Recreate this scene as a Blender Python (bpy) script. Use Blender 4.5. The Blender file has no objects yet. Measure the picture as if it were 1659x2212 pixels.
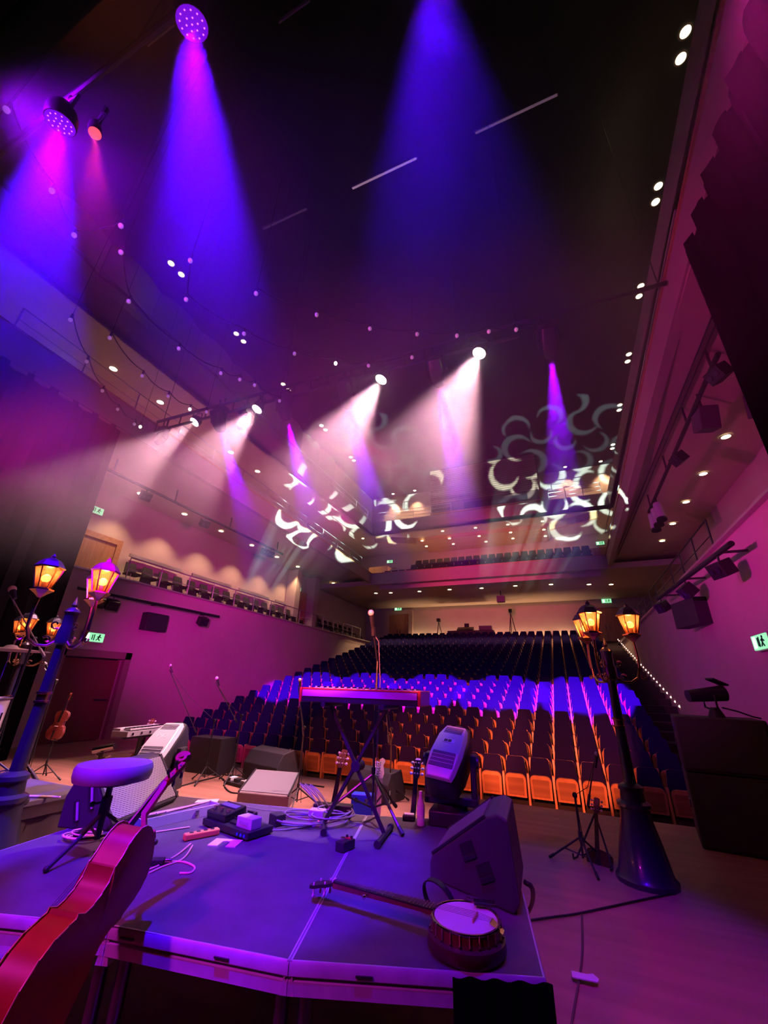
import bpy, math, random
from mathutils import Matrix, Vector
PI = math.pi
random.seed(7)
SC = bpy.context.scene
COL = SC.collection

# ------------------------------------------------------------------ camera, world, exposure
cd = bpy.data.cameras.new('camera')
cam = bpy.data.objects.new('camera', cd)
COL.objects.link(cam)
cd.sensor_fit = 'VERTICAL'
cd.sensor_height = 36.0
cd.lens = 870.0 / 2212.0 * 36.0
cd.clip_start = 0.05
cd.clip_end = 200
cam.matrix_world = Matrix(((0.921543, 0.129322, 0.366107, 0.000000), (0.387145, -0.377962, -0.840990, 0.000000), (0.029616, 0.916745, -0.398375, 1.650000), (0.000000, 0.000000, 0.000000, 1.000000)))
SC.camera = cam
w = bpy.data.worlds.new('dark_hall')
SC.world = w
w.use_nodes = True
w.node_tree.nodes['Background'].inputs[0].default_value = (0.02, 0.0, 0.03, 1)
w.node_tree.nodes['Background'].inputs[1].default_value = 0.12
SC.view_settings.view_transform = 'Standard'
SC.view_settings.look = 'None'
SC.view_settings.exposure = 0.0
SC.view_settings.gamma = 1.0
SC.view_settings.use_curve_mapping = False
SC.cycles.use_denoising = True
SC.cycles.denoiser = 'OPENIMAGEDENOISE'
SC.cycles.volume_bounces = 0
SC.cycles.max_bounces = 5
SC.cycles.diffuse_bounces = 2
SC.cycles.volume_step_rate = 2.0
SC.cycles.glossy_bounces = 2
SC.cycles.transmission_bounces = 4
SC.cycles.transparent_max_bounces = 12
SC.cycles.caustics_reflective = False
SC.cycles.caustics_refractive = False
SC.cycles.sample_clamp_indirect = 4.0
SC.cycles.use_light_tree = True

def aim_quat(a, b):
    return (Vector(b) - Vector(a)).to_track_quat('-Z', 'Y')

def spot(loc, aim, col, power, deg, blend=0.3, rad=0.05, parent=None, name='spot_light'):
    d = bpy.data.lights.new(name, 'SPOT')
    d.color = col; d.energy = power; d.spot_size = math.radians(deg); d.spot_blend = blend
    d.shadow_soft_size = rad
    o = bpy.data.objects.new(name, d)
    COL.objects.link(o)
    o.location = loc
    o.rotation_mode = 'QUATERNION'
    o.rotation_quaternion = aim_quat(loc, aim)
    if parent is not None:
        o.parent = parent
    return o

def point(loc, col, power, rad=0.03, parent=None):
    d = bpy.data.lights.new('bulb_light', 'POINT')
    d.color = col; d.energy = power; d.shadow_soft_size = rad
    o = bpy.data.objects.new('bulb_light', d)
    COL.objects.link(o)
    o.location = loc
    if parent is not None:
        o.parent = parent
    return o

VIOLET = (0.07, 0.0, 1.0)
VIOLETM = (0.26, 0.0, 1.0)
MAGENTA = (0.9, 0.0, 0.72)
AMBER = (1.0, 0.155, 0.065)
WARM = (1.0, 0.60, 0.34)
PINKW = (1.0, 0.46, 0.58)
# unseen wash spots without fixture bodies, some added only for tint and veil
spot((-3.0, 1.5, 3.0), (-12.8, 13.2, 2.0), MAGENTA, 5400, 36, 0.9, 0.2)
spot((-5.5, 0.8, 3.3), (3.3, 12.5, 3.6), (0.8, 0.0, 0.8), 2100, 40, 0.9, 0.2)
spot((-8.0, 0.5, 3.0), (5.0, 11.0, 8.2), (1.0, 0.03, 0.45), 5200, 44, 0.9, 0.2)  # added magenta spot to tint the right soffit
spot((-3.5, 6.6, 4.6), (-13.5, 13.0, 9.3), (1.0, 0.02, 0.50), 2600, 60, 0.9, 0.2)  # added magenta spot to colour the left upper balcony
spot((-4.2, 0.3, 6.7), (-4.2, 12.0, 10.5), (0.30, 0.0, 1.0), 1500, 110, 0.9, 0.3)  # added wide violet spot, there only to veil the haze
spot((-4.0, 7.6, 7.4), (-4.0, 32.0, 9.2), (1.0, 0.05, 0.25), 8000, 36, 0.9, 0.3)  # added red-magenta spot to tint the rear wall
for _x, _p in ((-6.0, 5000), (-3.2, 11000), (-0.6, 15000)):
    spot((-0.9 + 0.1 * _x, -2.6, 3.6), (_x, 13.8, 0.3), AMBER, 0.9 * _p, 15.5, 0.35, 0.05)
spot((1.7, 1.6, 6.0), (0.35, 3.5, 0.0), (1.0, 0.02, 0.45), 420, 32, 0.9, 0.15)
spot((-3.0, -2.0, 5.0), (-2.4, 2.6, 0.6), (0.85, 0.02, 0.75), 1150, 44, 0.9, 0.15)

# ------------------------------------------------------------------ materials
MATS = {}
def mat(name, col, rough=0.6, metal=0.0, emit=None, es=0.0, mott=0.0, mscale=6.0, bump=0.0, bscale=60.0, coat=0.0, spec=0.5):
    if name in MATS:
        return MATS[name]
    m = bpy.data.materials.new(name)
    m.use_nodes = True
    nt = m.node_tree
    p = nt.nodes['Principled BSDF']
    p.inputs['Base Color'].default_value = (*col, 1)
    p.inputs['Roughness'].default_value = rough
    p.inputs['Metallic'].default_value = metal
    p.inputs['Specular IOR Level'].default_value = spec
    p.inputs['Coat Weight'].default_value = coat
    if emit is not None:
        p.inputs['Emission Color'].default_value = (*emit, 1)
        p.inputs['Emission Strength'].default_value = es
    if mott > 0 or bump > 0:
        tc = nt.nodes.new('ShaderNodeTexCoord')
    if mott > 0:
        n = nt.nodes.new('ShaderNodeTexNoise')
        n.inputs['Scale'].default_value = mscale
        n.inputs['Detail'].default_value = 5
        nt.links.new(tc.outputs['Object'], n.inputs['Vector'])
        r = nt.nodes.new('ShaderNodeValToRGB')
        r.color_ramp.elements[0].position = 0.3
        r.color_ramp.elements[1].position = 0.7
        r.color_ramp.elements[0].color = (*[c * (1 - mott) for c in col], 1)
        r.color_ramp.elements[1].color = (*[min(1, c * (1 + mott)) for c in col], 1)
        nt.links.new(n.outputs['Fac'], r.inputs['Fac'])
        nt.links.new(r.outputs['Color'], p.inputs['Base Color'])
    if bump > 0:
        n2 = nt.nodes.new('ShaderNodeTexNoise')
        n2.inputs['Scale'].default_value = bscale
        nt.links.new(tc.outputs['Object'], n2.inputs['Vector'])
        b = nt.nodes.new('ShaderNodeBump')
        b.inputs['Strength'].default_value = bump
        b.inputs['Distance'].default_value = 0.01
        nt.links.new(n2.outputs['Fac'], b.inputs['Height'])
        nt.links.new(b.outputs['Normal'], p.inputs['Normal'])
    MATS[name] = m
    return m

def wood(name, c1, c2, axis=0, scale=9.0, rough=0.4, coat=0.0):
    m = mat(name, c1, rough, coat=coat)
    nt = m.node_tree; p = nt.nodes['Principled BSDF']
    tc = nt.nodes.new('ShaderNodeTexCoord'); mp = nt.nodes.new('ShaderNodeMapping')
    s = [scale] * 3; s[axis] = scale * 0.08
    mp.inputs['Scale'].default_value = s
    n = nt.nodes.new('ShaderNodeTexNoise'); n.inputs['Scale'].default_value = 1.0; n.inputs['Detail'].default_value = 6
    r = nt.nodes.new('ShaderNodeValToRGB')
    r.color_ramp.elements[0].color = (*c1, 1); r.color_ramp.elements[1].color = (*c2, 1)
    r.color_ramp.elements[0].position = 0.35; r.color_ramp.elements[1].position = 0.68
    nt.links.new(tc.outputs['Object'], mp.inputs['Vector']); nt.links.new(mp.outputs['Vector'], n.inputs['Vector'])
    nt.links.new(n.outputs['Fac'], r.inputs['Fac']); nt.links.new(r.outputs['Color'], p.inputs['Base Color'])
    return m

def pattern(name, c1, c2, scale, rough=0.5, metal=0.0):
    # fine perforation: round holes of a metal grille or the weave of a cloth
    m = mat(name, c1, rough, metal)
    nt = m.node_tree; p = nt.nodes['Principled BSDF']
    tc = nt.nodes.new('ShaderNodeTexCoord'); v = nt.nodes.new('ShaderNodeTexVoronoi')
    v.inputs['Scale'].default_value = scale; v.inputs['Randomness'].default_value = 0.0
    r = nt.nodes.new('ShaderNodeValToRGB'); r.color_ramp.interpolation = 'CONSTANT'
    r.color_ramp.elements[0].color = (*c2, 1); r.color_ramp.elements[1].color = (*c1, 1); r.color_ramp.elements[1].position = 0.42
    nt.links.new(tc.outputs['Object'], v.inputs['Vector']); nt.links.new(v.outputs['Distance'], r.inputs['Fac'])
    nt.links.new(r.outputs['Color'], p.inputs['Base Color'])
    return m

def glass(name, col, alpha):
    m = bpy.data.materials.new(name); m.use_nodes = True
    nt = m.node_tree; nt.nodes.clear()
    o = nt.nodes.new('ShaderNodeOutputMaterial'); mx = nt.nodes.new('ShaderNodeMixShader')
    t = nt.nodes.new('ShaderNodeBsdfTransparent'); t.inputs['Color'].default_value = (*col, 1)
    g = nt.nodes.new('ShaderNodeBsdfGlossy'); g.inputs['Roughness'].default_value = 0.06
    mx.inputs[0].default_value = alpha
    nt.links.new(t.outputs[0], mx.inputs[1]); nt.links.new(g.outputs[0], mx.inputs[2]); nt.links.new(mx.outputs[0], o.inputs['Surface'])
    MATS[name] = m
    return m

M_PLASTER = mat('plaster', (0.56, 0.45, 0.37), 0.8, mott=0.06, mscale=0.8, bump=0.15, bscale=14)
M_PLASTER2 = mat('soffit_plaster', (0.60, 0.46, 0.36), 0.85, mott=0.05, mscale=0.6)
M_FACE = mat('balcony_face', (0.48, 0.37, 0.31), 0.7, mott=0.05)
M_CEIL = mat('ceiling_black', (0.03, 0.027, 0.03), 0.9, spec=0.1)
M_WOODD = wood('door_wood', (0.50, 0.25, 0.10), (0.62, 0.34, 0.15), axis=2, scale=12)
M_WOODP = wood('panel_wood', (0.48, 0.25, 0.11), (0.60, 0.33, 0.16), axis=0, scale=8)
M_BLACK = mat('black_paint', (0.012, 0.012, 0.014), 0.55)
M_BLACKG = mat('black_gloss', (0.015, 0.013, 0.018), 0.25)
M_BLACKP = mat('black_plastic', (0.02, 0.02, 0.024), 0.4, bump=0.08, bscale=300)
M_TEXBLK = mat('textured_black', (0.03, 0.028, 0.034), 0.6, bump=0.35, bscale=220)
M_DRAPE = mat('black_drape', (0.004, 0.003, 0.004), 0.95, spec=0.0)
M_CHROME = mat('chrome', (0.85, 0.85, 0.88), 0.12, 1.0)
M_ALU = mat('aluminium', (0.55, 0.55, 0.60), 0.42, 0.35, mott=0.1, mscale=12)
M_STEEL = mat('dark_steel', (0.10, 0.10, 0.11), 0.35, 0.9)
M_STAGE = wood('stage_boards', (0.34, 0.17, 0.11), (0.44, 0.23, 0.15), axis=0, scale=7, rough=0.5)
M_DECK = mat('deck_phenolic', (0.085, 0.072, 0.085), 0.55, mott=0.22, mscale=5.0, bump=0.3, bscale=260)
M_FABRIC = mat('seat_fabric', (0.014, 0.008, 0.070), 0.95, spec=0.1, bump=0.2, bscale=200)
M_SEATWOOD = wood('seat_wood', (0.46, 0.22, 0.10), (0.62, 0.33, 0.16), axis=2, scale=14, rough=0.35)
M_SEATCANE = pattern('seat_underside', (0.34, 0.16, 0.07), (0.22, 0.10, 0.045), 60.0, 0.7)
M_CARPET = mat('stalls_carpet', (0.05, 0.03, 0.035), 0.95)
M_CHAIRB = mat('balcony_chair_cloth', (0.030, 0.020, 0.024), 0.8)
M_RAIL = mat('pale_rail_metal', (0.55, 0.5, 0.48), 0.4, 0.6)
M_LAMPP = mat('lamp_post_paint', (0.035, 0.033, 0.05), 0.3, 0.2, coat=0.4)
M_LAMPB = mat('lamp_post_brass', (0.75, 0.50, 0.28), 0.25, 1.0)
M_GLASSO = glass('lantern_glass', (0.98, 0.72, 0.54), 0.05)
_nt = M_GLASSO.node_tree; _mx = _nt.nodes.new('ShaderNodeMixShader'); _tl = _nt.nodes.new('ShaderNodeBsdfTranslucent')
_tl.inputs['Color'].default_value = (1.0, 0.42, 0.32, 1); _mx.inputs[0].default_value = 0.10
_o = [n for n in _nt.nodes if n.type == 'OUTPUT_MATERIAL'][0]; _p = _o.inputs['Surface'].links[0].from_socket
_nt.links.new(_p, _mx.inputs[1]); _nt.links.new(_tl.outputs[0], _mx.inputs[2]); _nt.links.new(_mx.outputs[0], _o.inputs['Surface'])
M_WHITE = mat('white_plastic', (0.8, 0.8, 0.8), 0.4)
M_GREY = mat('grey_plastic', (0.42, 0.42, 0.44), 0.45)
M_SILVER = mat('silver_plastic', (0.62, 0.62, 0.63), 0.38, 0.25)
M_GRILLE = pattern('wedge_grille', (0.34, 0.33, 0.34), (0.05, 0.05, 0.055), 90.0, 0.45, 0.3)
M_GRILLED = pattern('dark_grille', (0.05, 0.05, 0.055), (0.01, 0.01, 0.012), 90.0, 0.6, 0.2)
M_RED = mat('red_lacquer', (0.65, 0.02, 0.03), 0.3, coat=0.5)
M_CELLO = wood('cello_varnish', (0.26, 0.045, 0.022), (0.36, 0.07, 0.03), axis=2, scale=10, rough=0.38)
M_CELLO.node_tree.nodes['Principled BSDF'].inputs['Specular IOR Level'].default_value = 0.22
M_EDGE = mat('pale_edge', (0.75, 0.55, 0.40), 0.35)
M_EBONY = mat('ebony', (0.015, 0.012, 0.012), 0.3)
M_MAPLE = wood('maple', (0.62, 0.38, 0.20), (0.74, 0.48, 0.27), axis=2, scale=12, rough=0.3, coat=0.4)
M_MAHOG = wood('mahogany', (0.20, 0.07, 0.04), (0.28, 0.11, 0.06), axis=2, scale=12, rough=0.3, coat=0.4)
M_SKIN = mat('banjo_skin', (0.80, 0.76, 0.74), 0.5, mott=0.04)
M_ORANGE = mat('orange_plastic', (0.90, 0.42, 0.10), 0.4)
M_PINKC = mat('pale_cable', (0.78, 0.50, 0.42), 0.5)
M_GREYC = mat('grey_cable', (0.22, 0.20, 0.24), 0.5)
M_BLUE = mat('blue_pedal', (0.03, 0.08, 0.55), 0.35)
M_PAPER = mat('white_paper', (0.85, 0.82, 0.80), 0.7)
M_BULB = mat('lit_bulb', (1, 0.8, 0.5), 0.5, emit=(1.0, 0.42, 0.10), es=9.0)
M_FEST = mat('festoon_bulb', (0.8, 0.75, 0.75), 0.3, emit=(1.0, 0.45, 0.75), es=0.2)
M_FESTL = mat('festoon_bulb_lit', (0.9, 0.9, 0.8), 0.3, emit=(1.0, 0.85, 0.6), es=5.0)
M_DOWN = mat('downlight_lens', (1, 0.9, 0.7), 0.4, emit=(1.0, 0.85, 0.50), es=6.0)
M_PARW = mat('white_led_lens', (1, 1, 1), 0.4, emit=(1.0, 0.90, 0.82), es=14.0)
M_PARV = mat('violet_led_face', (0.1, 0.05, 0.2), 0.4, emit=(0.25, 0.0, 1.0), es=0.9)
M_LEDP = mat('violet_led_dot', (0.9, 0.5, 0.9), 0.4, emit=(0.75, 0.12, 1.0), es=3.5)
M_LEDV = mat('mover_lens_violet', (0.4, 0.2, 0.9), 0.3, emit=(0.30, 0.0, 1.0), es=3.0)
M_LEDR = mat('red_led', (0.9, 0.1, 0.1), 0.4, emit=(1.0, 0.05, 0.08), es=3.0)
M_EXIT = mat('exit_green', (0.1, 0.6, 0.3), 0.5, emit=(0.30, 0.85, 0.42), es=1.1)
M_EXITD = mat('exit_dark', (0.0, 0.05, 0.03), 0.6)
M_EXITL = mat('exit_white', (0.8, 1, 0.8), 0.5, emit=(0.75, 1.0, 0.7), es=1.6)
M_AISLE = mat('aisle_led', (1, 0.9, 0.8), 0.5, emit=(1.0, 0.55, 0.45), es=5.0)
M_WATER = mat('bottle_plastic', (0.9, 0.88, 0.95), 0.15)
M_WATER.node_tree.nodes['Principled BSDF'].inputs['Alpha'].default_value = 0.75

# ------------------------------------------------------------------ mesh helpers
def frame_z(d, up=(0, 0, 1)):
    d = Vector(d).normalized(); u = Vector(up)
    if abs(d.dot(u)) > 0.98:
        u = Vector((0, 1, 0))
    x = u.cross(d).normalized(); y = d.cross(x)
    return Matrix((x, y, d)).transposed()

class MB:
    def __init__(s):
        s.v = []; s.f = []
    def add(s, vs, fs):
        n = len(s.v)
        s.v += [tuple(v) for v in vs]
        s.f += [tuple(i + n for i in f) for f in fs]
        return s
    def box(s, c, d, R=None):
        c = Vector(c); vs = []
        for z in (-.5, .5):
            for x, y in ((-.5, -.5), (.5, -.5), (.5, .5), (-.5, .5)):
                p = Vector((x * d[0], y * d[1], z * d[2]))
                if R is not None:
                    p = R @ p
                vs.append(c + p)
        return s.add(vs, [(3, 2, 1, 0), (4, 5, 6, 7), (0, 1, 5, 4), (1, 2, 6, 5), (2, 3, 7, 6), (3, 0, 4, 7)])
    def quads(s, bot, top):
        n = len(bot)
        fs = [tuple(range(n))[::-1], tuple(range(n, 2 * n))]
        fs += [(i, (i + 1) % n, n + (i + 1) % n, n + i) for i in range(n)]
        return s.add([Vector(p) for p in bot] + [Vector(p) for p in top], fs)
    def beam(s, a, b, wd, ht):
        a = Vector(a); b = Vector(b); d = b - a
        R = frame_z(d)
        return s.box((a + b) / 2, (wd, ht, d.length), R)
    def ring(s, c, R, r, n, ph=0.0):
        return [Vector(c) + R @ Vector((r * math.cos(2 * PI * (i + ph) / n), r * math.sin(2 * PI * (i + ph) / n), 0)) for i in range(n)]
    def loft(s, rings, cap=True, closed=False):
        n = len(rings[0]); vs = [p for r in rings for p in r]; fs = []
        m = len(rings)
        for k in range(m if closed else m - 1):
            k2 = (k + 1) % m
            for i in range(n):
                j = (i + 1) % n
                fs.append((k * n + i, k * n + j, k2 * n + j, k2 * n + i))
        if cap and not closed:
            fs.append(tuple(range(n))[::-1]); fs.append(tuple((m - 1) * n + i for i in range(n)))
        return s.add(vs, fs)
    def cyl(s, a, b, r0, r1=None, n=12, cap=True):
        a = Vector(a); b = Vector(b); R = frame_z(b - a)
        return s.loft([s.ring(a, R, r0, n), s.ring(b, R, r0 if r1 is None else r1, n)], cap)
    def tube(s, pts, r, n=6, closed=False):
        pts = [Vector(p) for p in pts]; rings = []
        m = len(pts); up = Vector((0.03, 0.05, 1))
        for i, p in enumerate(pts):
            a = pts[(i - 1) % m] if (closed or i > 0) else p
            b = pts[(i + 1) % m] if (closed or i < m - 1) else p
            d = b - a
            if d.length < 1e-7:
                d = Vector((0, 0, 1))
            rr = r[i] if isinstance(r, (list, tuple)) else r
            rings.append(s.ring(p, frame_z(d, up), rr, n))
        return s.loft(rings, True, closed)
    def lathe(s, prof, n=16, o=(0, 0, 0), R=None, ph=0.0):
        R = R or Matrix.Identity(3); o = Vector(o)
        rings = [s.ring(o + R @ Vector((0, 0, z)), R, max(r, 1e-4), n, ph) for r, z in prof]
        return s.loft(rings, True)
    def sph(s, c, r, n=10, sc=(1, 1, 1), R=None):
        m = max(4, n // 2 + 1); rings = []
        for k in range(m + 1):
            t = PI * k / m
            ring = []
            for i in range(n):
                p = Vector((r * sc[0] * max(math.sin(t), 1e-3) * math.cos(2 * PI * i / n), r * sc[1] * max(math.sin(t), 1e-3) * math.sin(2 * PI * i / n), -r * sc[2] * math.cos(t)))
                ring.append(Vector(c) + (R @ p if R else p))
            rings.append(ring)
        return s.loft(rings, True)
    def prism(s, poly, h, o=(0, 0, 0), R=None):
        R = R or Matrix.Identity(3); o = Vector(o)
        return s.quads([o + R @ Vector((x, y, 0)) for x, y in poly], [o + R @ Vector((x, y, h)) for x, y in poly])
    def build(s, name, m, parent=None, smooth=True, bevel=0.0):
        me = bpy.data.meshes.new(name)
        me.from_pydata([tuple(v) for v in s.v], [], s.f)
        me.materials.append(m)
        if smooth:
            me.polygons.foreach_set('use_smooth', [True] * len(me.polygons))
            me.set_sharp_from_angle(angle=math.radians(38))
        me.update()
        o = bpy.data.objects.new(name, me)
        COL.objects.link(o)
        if parent is not None:
            o.parent = parent
        if bevel > 0:
            b = o.modifiers.new('bevel', 'BEVEL'); b.width = bevel; b.segments = 2; b.limit_method = 'ANGLE'
        return o

def tag(o, label=None, cat=None, group=None, kind=None):
    if label: o['label'] = label
    if cat: o['category'] = cat
    if group: o['group'] = group
    if kind: o['kind'] = kind
    return o

def thing(name, label, cat, loc=(0, 0, 0), rz=0.0, group=None):
    o = bpy.data.objects.new(name, None)
    COL.objects.link(o)
    o.location = loc; o.rotation_euler = (0, 0, rz)
    o.empty_display_size = 0.1
    return tag(o, label, cat, group)

KIDS = {}
def tree_copy(o, parent=None):
    c = o.copy(); COL.objects.link(c)
    if parent is not None:
        c.parent = parent
    for ch in o.children:
        tree_copy(ch, c)
    return c

ORD = ['first', 'second', 'third', 'fourth', 'fifth', 'sixth', 'seventh', 'eighth', 'ninth', 'tenth', 'eleventh', 'twelfth', 'thirteenth', 'fourteenth',
       'fifteenth', 'sixteenth', 'seventeenth', 'eighteenth', 'nineteenth', 'twentieth', 'twenty-first', 'twenty-second', 'twenty-third', 'twenty-fourth',
       'twenty-fifth', 'twenty-sixth', 'twenty-seventh', 'twenty-eighth', 'twenty-ninth', 'thirtieth']

def struct(name, mb, m, smooth=False, parent=None):
    o = mb.build(name, m, parent, smooth)
    if parent is None:
        o['kind'] = 'structure'
    return o

# ================================================================== the hall
XL, XR = -12.8, 3.3                     # parapet walls of the stalls
B1L, B1R = -11.0, 2.75                  # fronts of the lower balcony
B2L, B2R = -12.0, 3.7                   # fronts of the upper balcony
UWL, UWR = -14.9, 6.6                   # upper side walls
ROW0, PITCH, RISE, ZF = 11.0, 0.80, 0.216, -0.61

# stage floor with side aprons, its black front, and the raked stalls floor
b = MB().box((-4.75, 2.5, -0.06), (18.5, 11.0, 0.12)).box((-11.4, 8.8, -0.06), (2.8, 1.6, 0.12))
struct('floor', b, M_STAGE)
b = MB().box((-3.3, 7.97, -0.39), (13.4, 0.05, 0.5)).box((-11.4, 9.57, -0.39), (2.8, 0.05, 0.5))
struct('trim_1', b, M_WOODP)
b = MB().box((-4.75, 9.3, ZF - 0.1), (16.1, 2.6, 0.2))
for k in range(26):
    y = ROW0 - 0.42 + PITCH * k
    d = PITCH if k < 25 else 1.4
    b.box((-4.75, y + d / 2, (ZF + RISE * k - 1.0) / 2 - 0.0), (16.1, d, (ZF + RISE * k) + 1.0))
struct('floor.001', b, M_CARPET)

# lower side walls (the fronts of the side terraces), with the stage door on the left
b = MB().box((XL - 0.1, 6.72, 1.98), (0.2, 1.44, 5.18)).box((XL - 0.1, 20.6, 1.98), (0.2, 22.8, 5.18)).box((XL - 0.1, 8.32, 3.38), (0.2, 1.76, 2.38))
struct('wall_left', b, M_PLASTER)
b = MB().box((XR + 0.1, 19.0, 1.98), (0.2, 26.0, 5.18))
struct('wall_right', b, M_PLASTER)
b = MB().box((XL - 0.02, 19.2, 4.59), (0.26, 25.6, 0.05))
struct('trim_2', b, M_RAIL)
b = MB().box((XR + 0.02, 19.0, 4.59), (0.26, 26.0, 0.05))
struct('trim_3', b, M_RAIL)
dr = tag(thing('door_1', None, None, (XL - 0.12, 8.32, 0)), kind='structure')
MB().box((0, 0, 1.08), (0.06, 1.76, 2.16)).build('door_leaf', mat('dark_red_door', (0.16, 0.04, 0.035), 0.6), dr, False)
b = MB().box((0.18, -0.98, 1.2), (0.14, 0.2, 2.4)).box((0.18, 0.98, 1.2), (0.14, 0.2, 2.4)).box((0.18, 0, 2.3), (0.14, 2.16, 0.2))
b.build('door_frame', mat('dark_door_frame', (0.26, 0.14, 0.13), 0.6), dr, False)
MB().box((0.05, 0.6, 1.05), (0.04, 0.4, 0.04)).build('push_bar', M_STEEL, dr, False)

# side terraces behind the parapets
for s, xa, xb, nm in ((-1, -15.3, XL - 0.2, 'left'), (1, XR + 0.2, 6.0, 'right')):
    b = MB().box(((xa + xb) / 2, 19.0, 3.99), (abs(xb - xa), 26.0, 0.3))
    xo = xa + 0.65 if s < 0 else xb - 0.65
    b.box((xo, 19.0, 4.3), (1.3, 26.0, 0.96))
    struct('floor.00%d' % (2 if s < 0 else 3), b, M_CARPET)
    xw = -15.3 if s < 0 else 6.0
    struct('wall_%s.001' % nm, MB().box((xw + s * 0.1, 17.5, 6.2), (0.2, 29.0, 4.4)), M_PLASTER)
# fronts and soffits of the lower balcony along the sides
def zb(y): return 8.31 - 0.026 * (y - 6.05)
def zt(y): return 9.08 - 0.036 * (y - 6.05)
for s, xf, nm in ((-1, B1L, 'left'), (1, B1R, 'right')):
    xo = -15.3 if s < 0 else 6.6
    struct('ceiling.00%d' % (1 if s < 0 else 2), MB().box(((xf + xo) / 2, 15.0, 8.37), (abs(xo - xf) - 0.1, 34.0, 0.2)), M_PLASTER2)
    y0, y1 = -2.0, 23.5
    a = xf + s * 0.22
    q = MB().quads([(xf, y0, zb(y0)), (a, y0, zb(y0)), (a, y1, zb(y1)), (xf, y1, zb(y1))], [(xf, y0, zt(y0)), (a, y0, zt(y0)), (a, y1, zt(y1)), (xf, y1, zt(y1))])
    struct('wall_%s.002' % nm, q, M_FACE)
    b = MB().beam((xf + s * 0.06, y0, zt(y0) + 0.02), (xf + s * 0.06, y1, zt(y1) + 0.02), 0.2, 0.05)
    struct('trim_%d' % (4 if s < 0 else 5), b, M_WOODP)
    # walls above the lower balcony, upper balcony slab and front, upper wall
    xw = -15.2 if s < 0 else 6.6
    struct('wall_%s.003' % nm, MB().box((xw + s * 0.1, 14.5, 10.2), (0.2, 35.0, 3.5)), M_PLASTER)
    x2 = B2L if s < 0 else B2R
    struct('ceiling.00%d' % (3 if s < 0 else 4), MB().box(((x2 + xw) / 2, 14.0, 12.05), (abs(xw - x2), 36.0, 0.2)), M_PLASTER2)
    struct('wall_%s.004' % nm, MB().box((x2 + s * 0.1, 11.75, 12.45), (0.2, 27.5, 1.0)), M_FACE)
    uw = UWL if s < 0 else UWR
    struct('wall_%s.005' % nm, MB().box((uw + s * 0.15, 14.0, 15.1), (0.2, 36.0, 5.9)), M_PLASTER)
    # convex wall panels in three tiers, each its own piece with open joints
    wl = bpy.data.objects['wall_%s.005' % nm]
    for t in range(3):
        for j in range(11):
            ya, yb = -1.6 + 2.34 * j, -1.6 + 2.34 * (j + 1) - 0.05
            za, zc = 12.3 + 1.9 * t, 12.3 + 1.9 * (t + 1) - 0.09
            N = 6; pr = []
            for i in range(N + 1):
                u = i / N; y = ya + (yb - ya) * u
                bulge = 0.10 + 0.26 * math.sin(PI * u) * (0.6 + 0.2 * t)
                pr.append((y, uw - s * bulge))
            bot = [Vector((x, y, za)) for y, x in pr] + [Vector((uw, yb, za)), Vector((uw, ya, za))]
            top = [Vector((x + s * 0.05, y, zc)) for y, x in pr] + [Vector((uw, yb, zc)), Vector((uw, ya, zc))]
            MB().quads(bot, top).build('panel', M_FACE, wl)

# back of the hall
struct('wall_back', MB().box((-4.6, 32.1, 6.2), (21.6, 0.2, 4.0)), M_PLASTER)
b = MB().box((-4.3, 27.9, 7.9), (21.6, 8.4, 0.3))
for r in range(3):
    b.box((-4.1, 24.45 + 0.9 * r + (0 if r < 2 else 1.6), 8.05 + 0.55 * r / 1.0 - 0.2), (13.0, 0.9 if r < 2 else 4.2, 0.35 + 0.0 * r + 0.4))
struct('ceiling.005', b, M_PLASTER2)
struct('wall_back.001', MB().quads([(B1L, 23.5, 7.72), (B1R, 23.5, 7.72), (B1R, 23.7, 7.72), (B1L, 23.7, 7.72)], [(B1L, 23.5, 8.44), (B1R, 23.5, 8.44), (B1R, 23.7, 8.44), (B1L, 23.7, 8.44)]), M_FACE)
struct('trim_6', MB().box(((B1L + B1R) / 2, 23.58, 8.46), (B1R - B1L, 0.2, 0.05)), M_WOODP)
struct('wall_back.002', MB().box((-4.3, 30.2, 10.0), (21.6, 0.2, 4.2)), M_PLASTER)
struct('ceiling.006', MB().box((-4.15, 28.6, 12.05), (15.8, 6.2, 0.2)), M_PLASTER2)
struct('wall_back.003', MB().box((-4.15, 25.6, 12.45), (15.7, 0.2, 1.0)), M_FACE)
struct('wall_back.004', MB().box((-4.15, 31.6, 15.1), (22.0, 0.2, 6.0)), M_PLASTER)
struct('ceiling', MB().box((-4.15, 14.0, 18.1), (22.2, 37.0, 0.2)), M_CEIL)
struct('wall_front', MB().box((-4.15, -3.3, 8.5), (23.0, 0.2, 19.0)), M_DRAPE)
struct('wall_left.006', MB().box((-14.2, 1.5, 4.0), (0.2, 9.4, 8.4)), M_DRAPE)
struct('wall_right.006', MB().box((5.0, 1.5, 4.0), (0.2, 9.4, 8.4)), M_DRAPE)
# dropped wooden acoustic canopy under the upper balcony at the back
cz = 11.72
b = MB().quads([(-8.95, 27.2, cz), (0.05, 27.2, cz), (0.05, 30.05, cz), (-8.95, 30.05, cz)], [(-9.1, 27.0, 11.95), (0.2, 27.0, 11.95), (0.2, 30.1, 11.95), (-9.1, 30.1, 11.95)])
struct('trim_7', b, M_WOODP)
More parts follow.
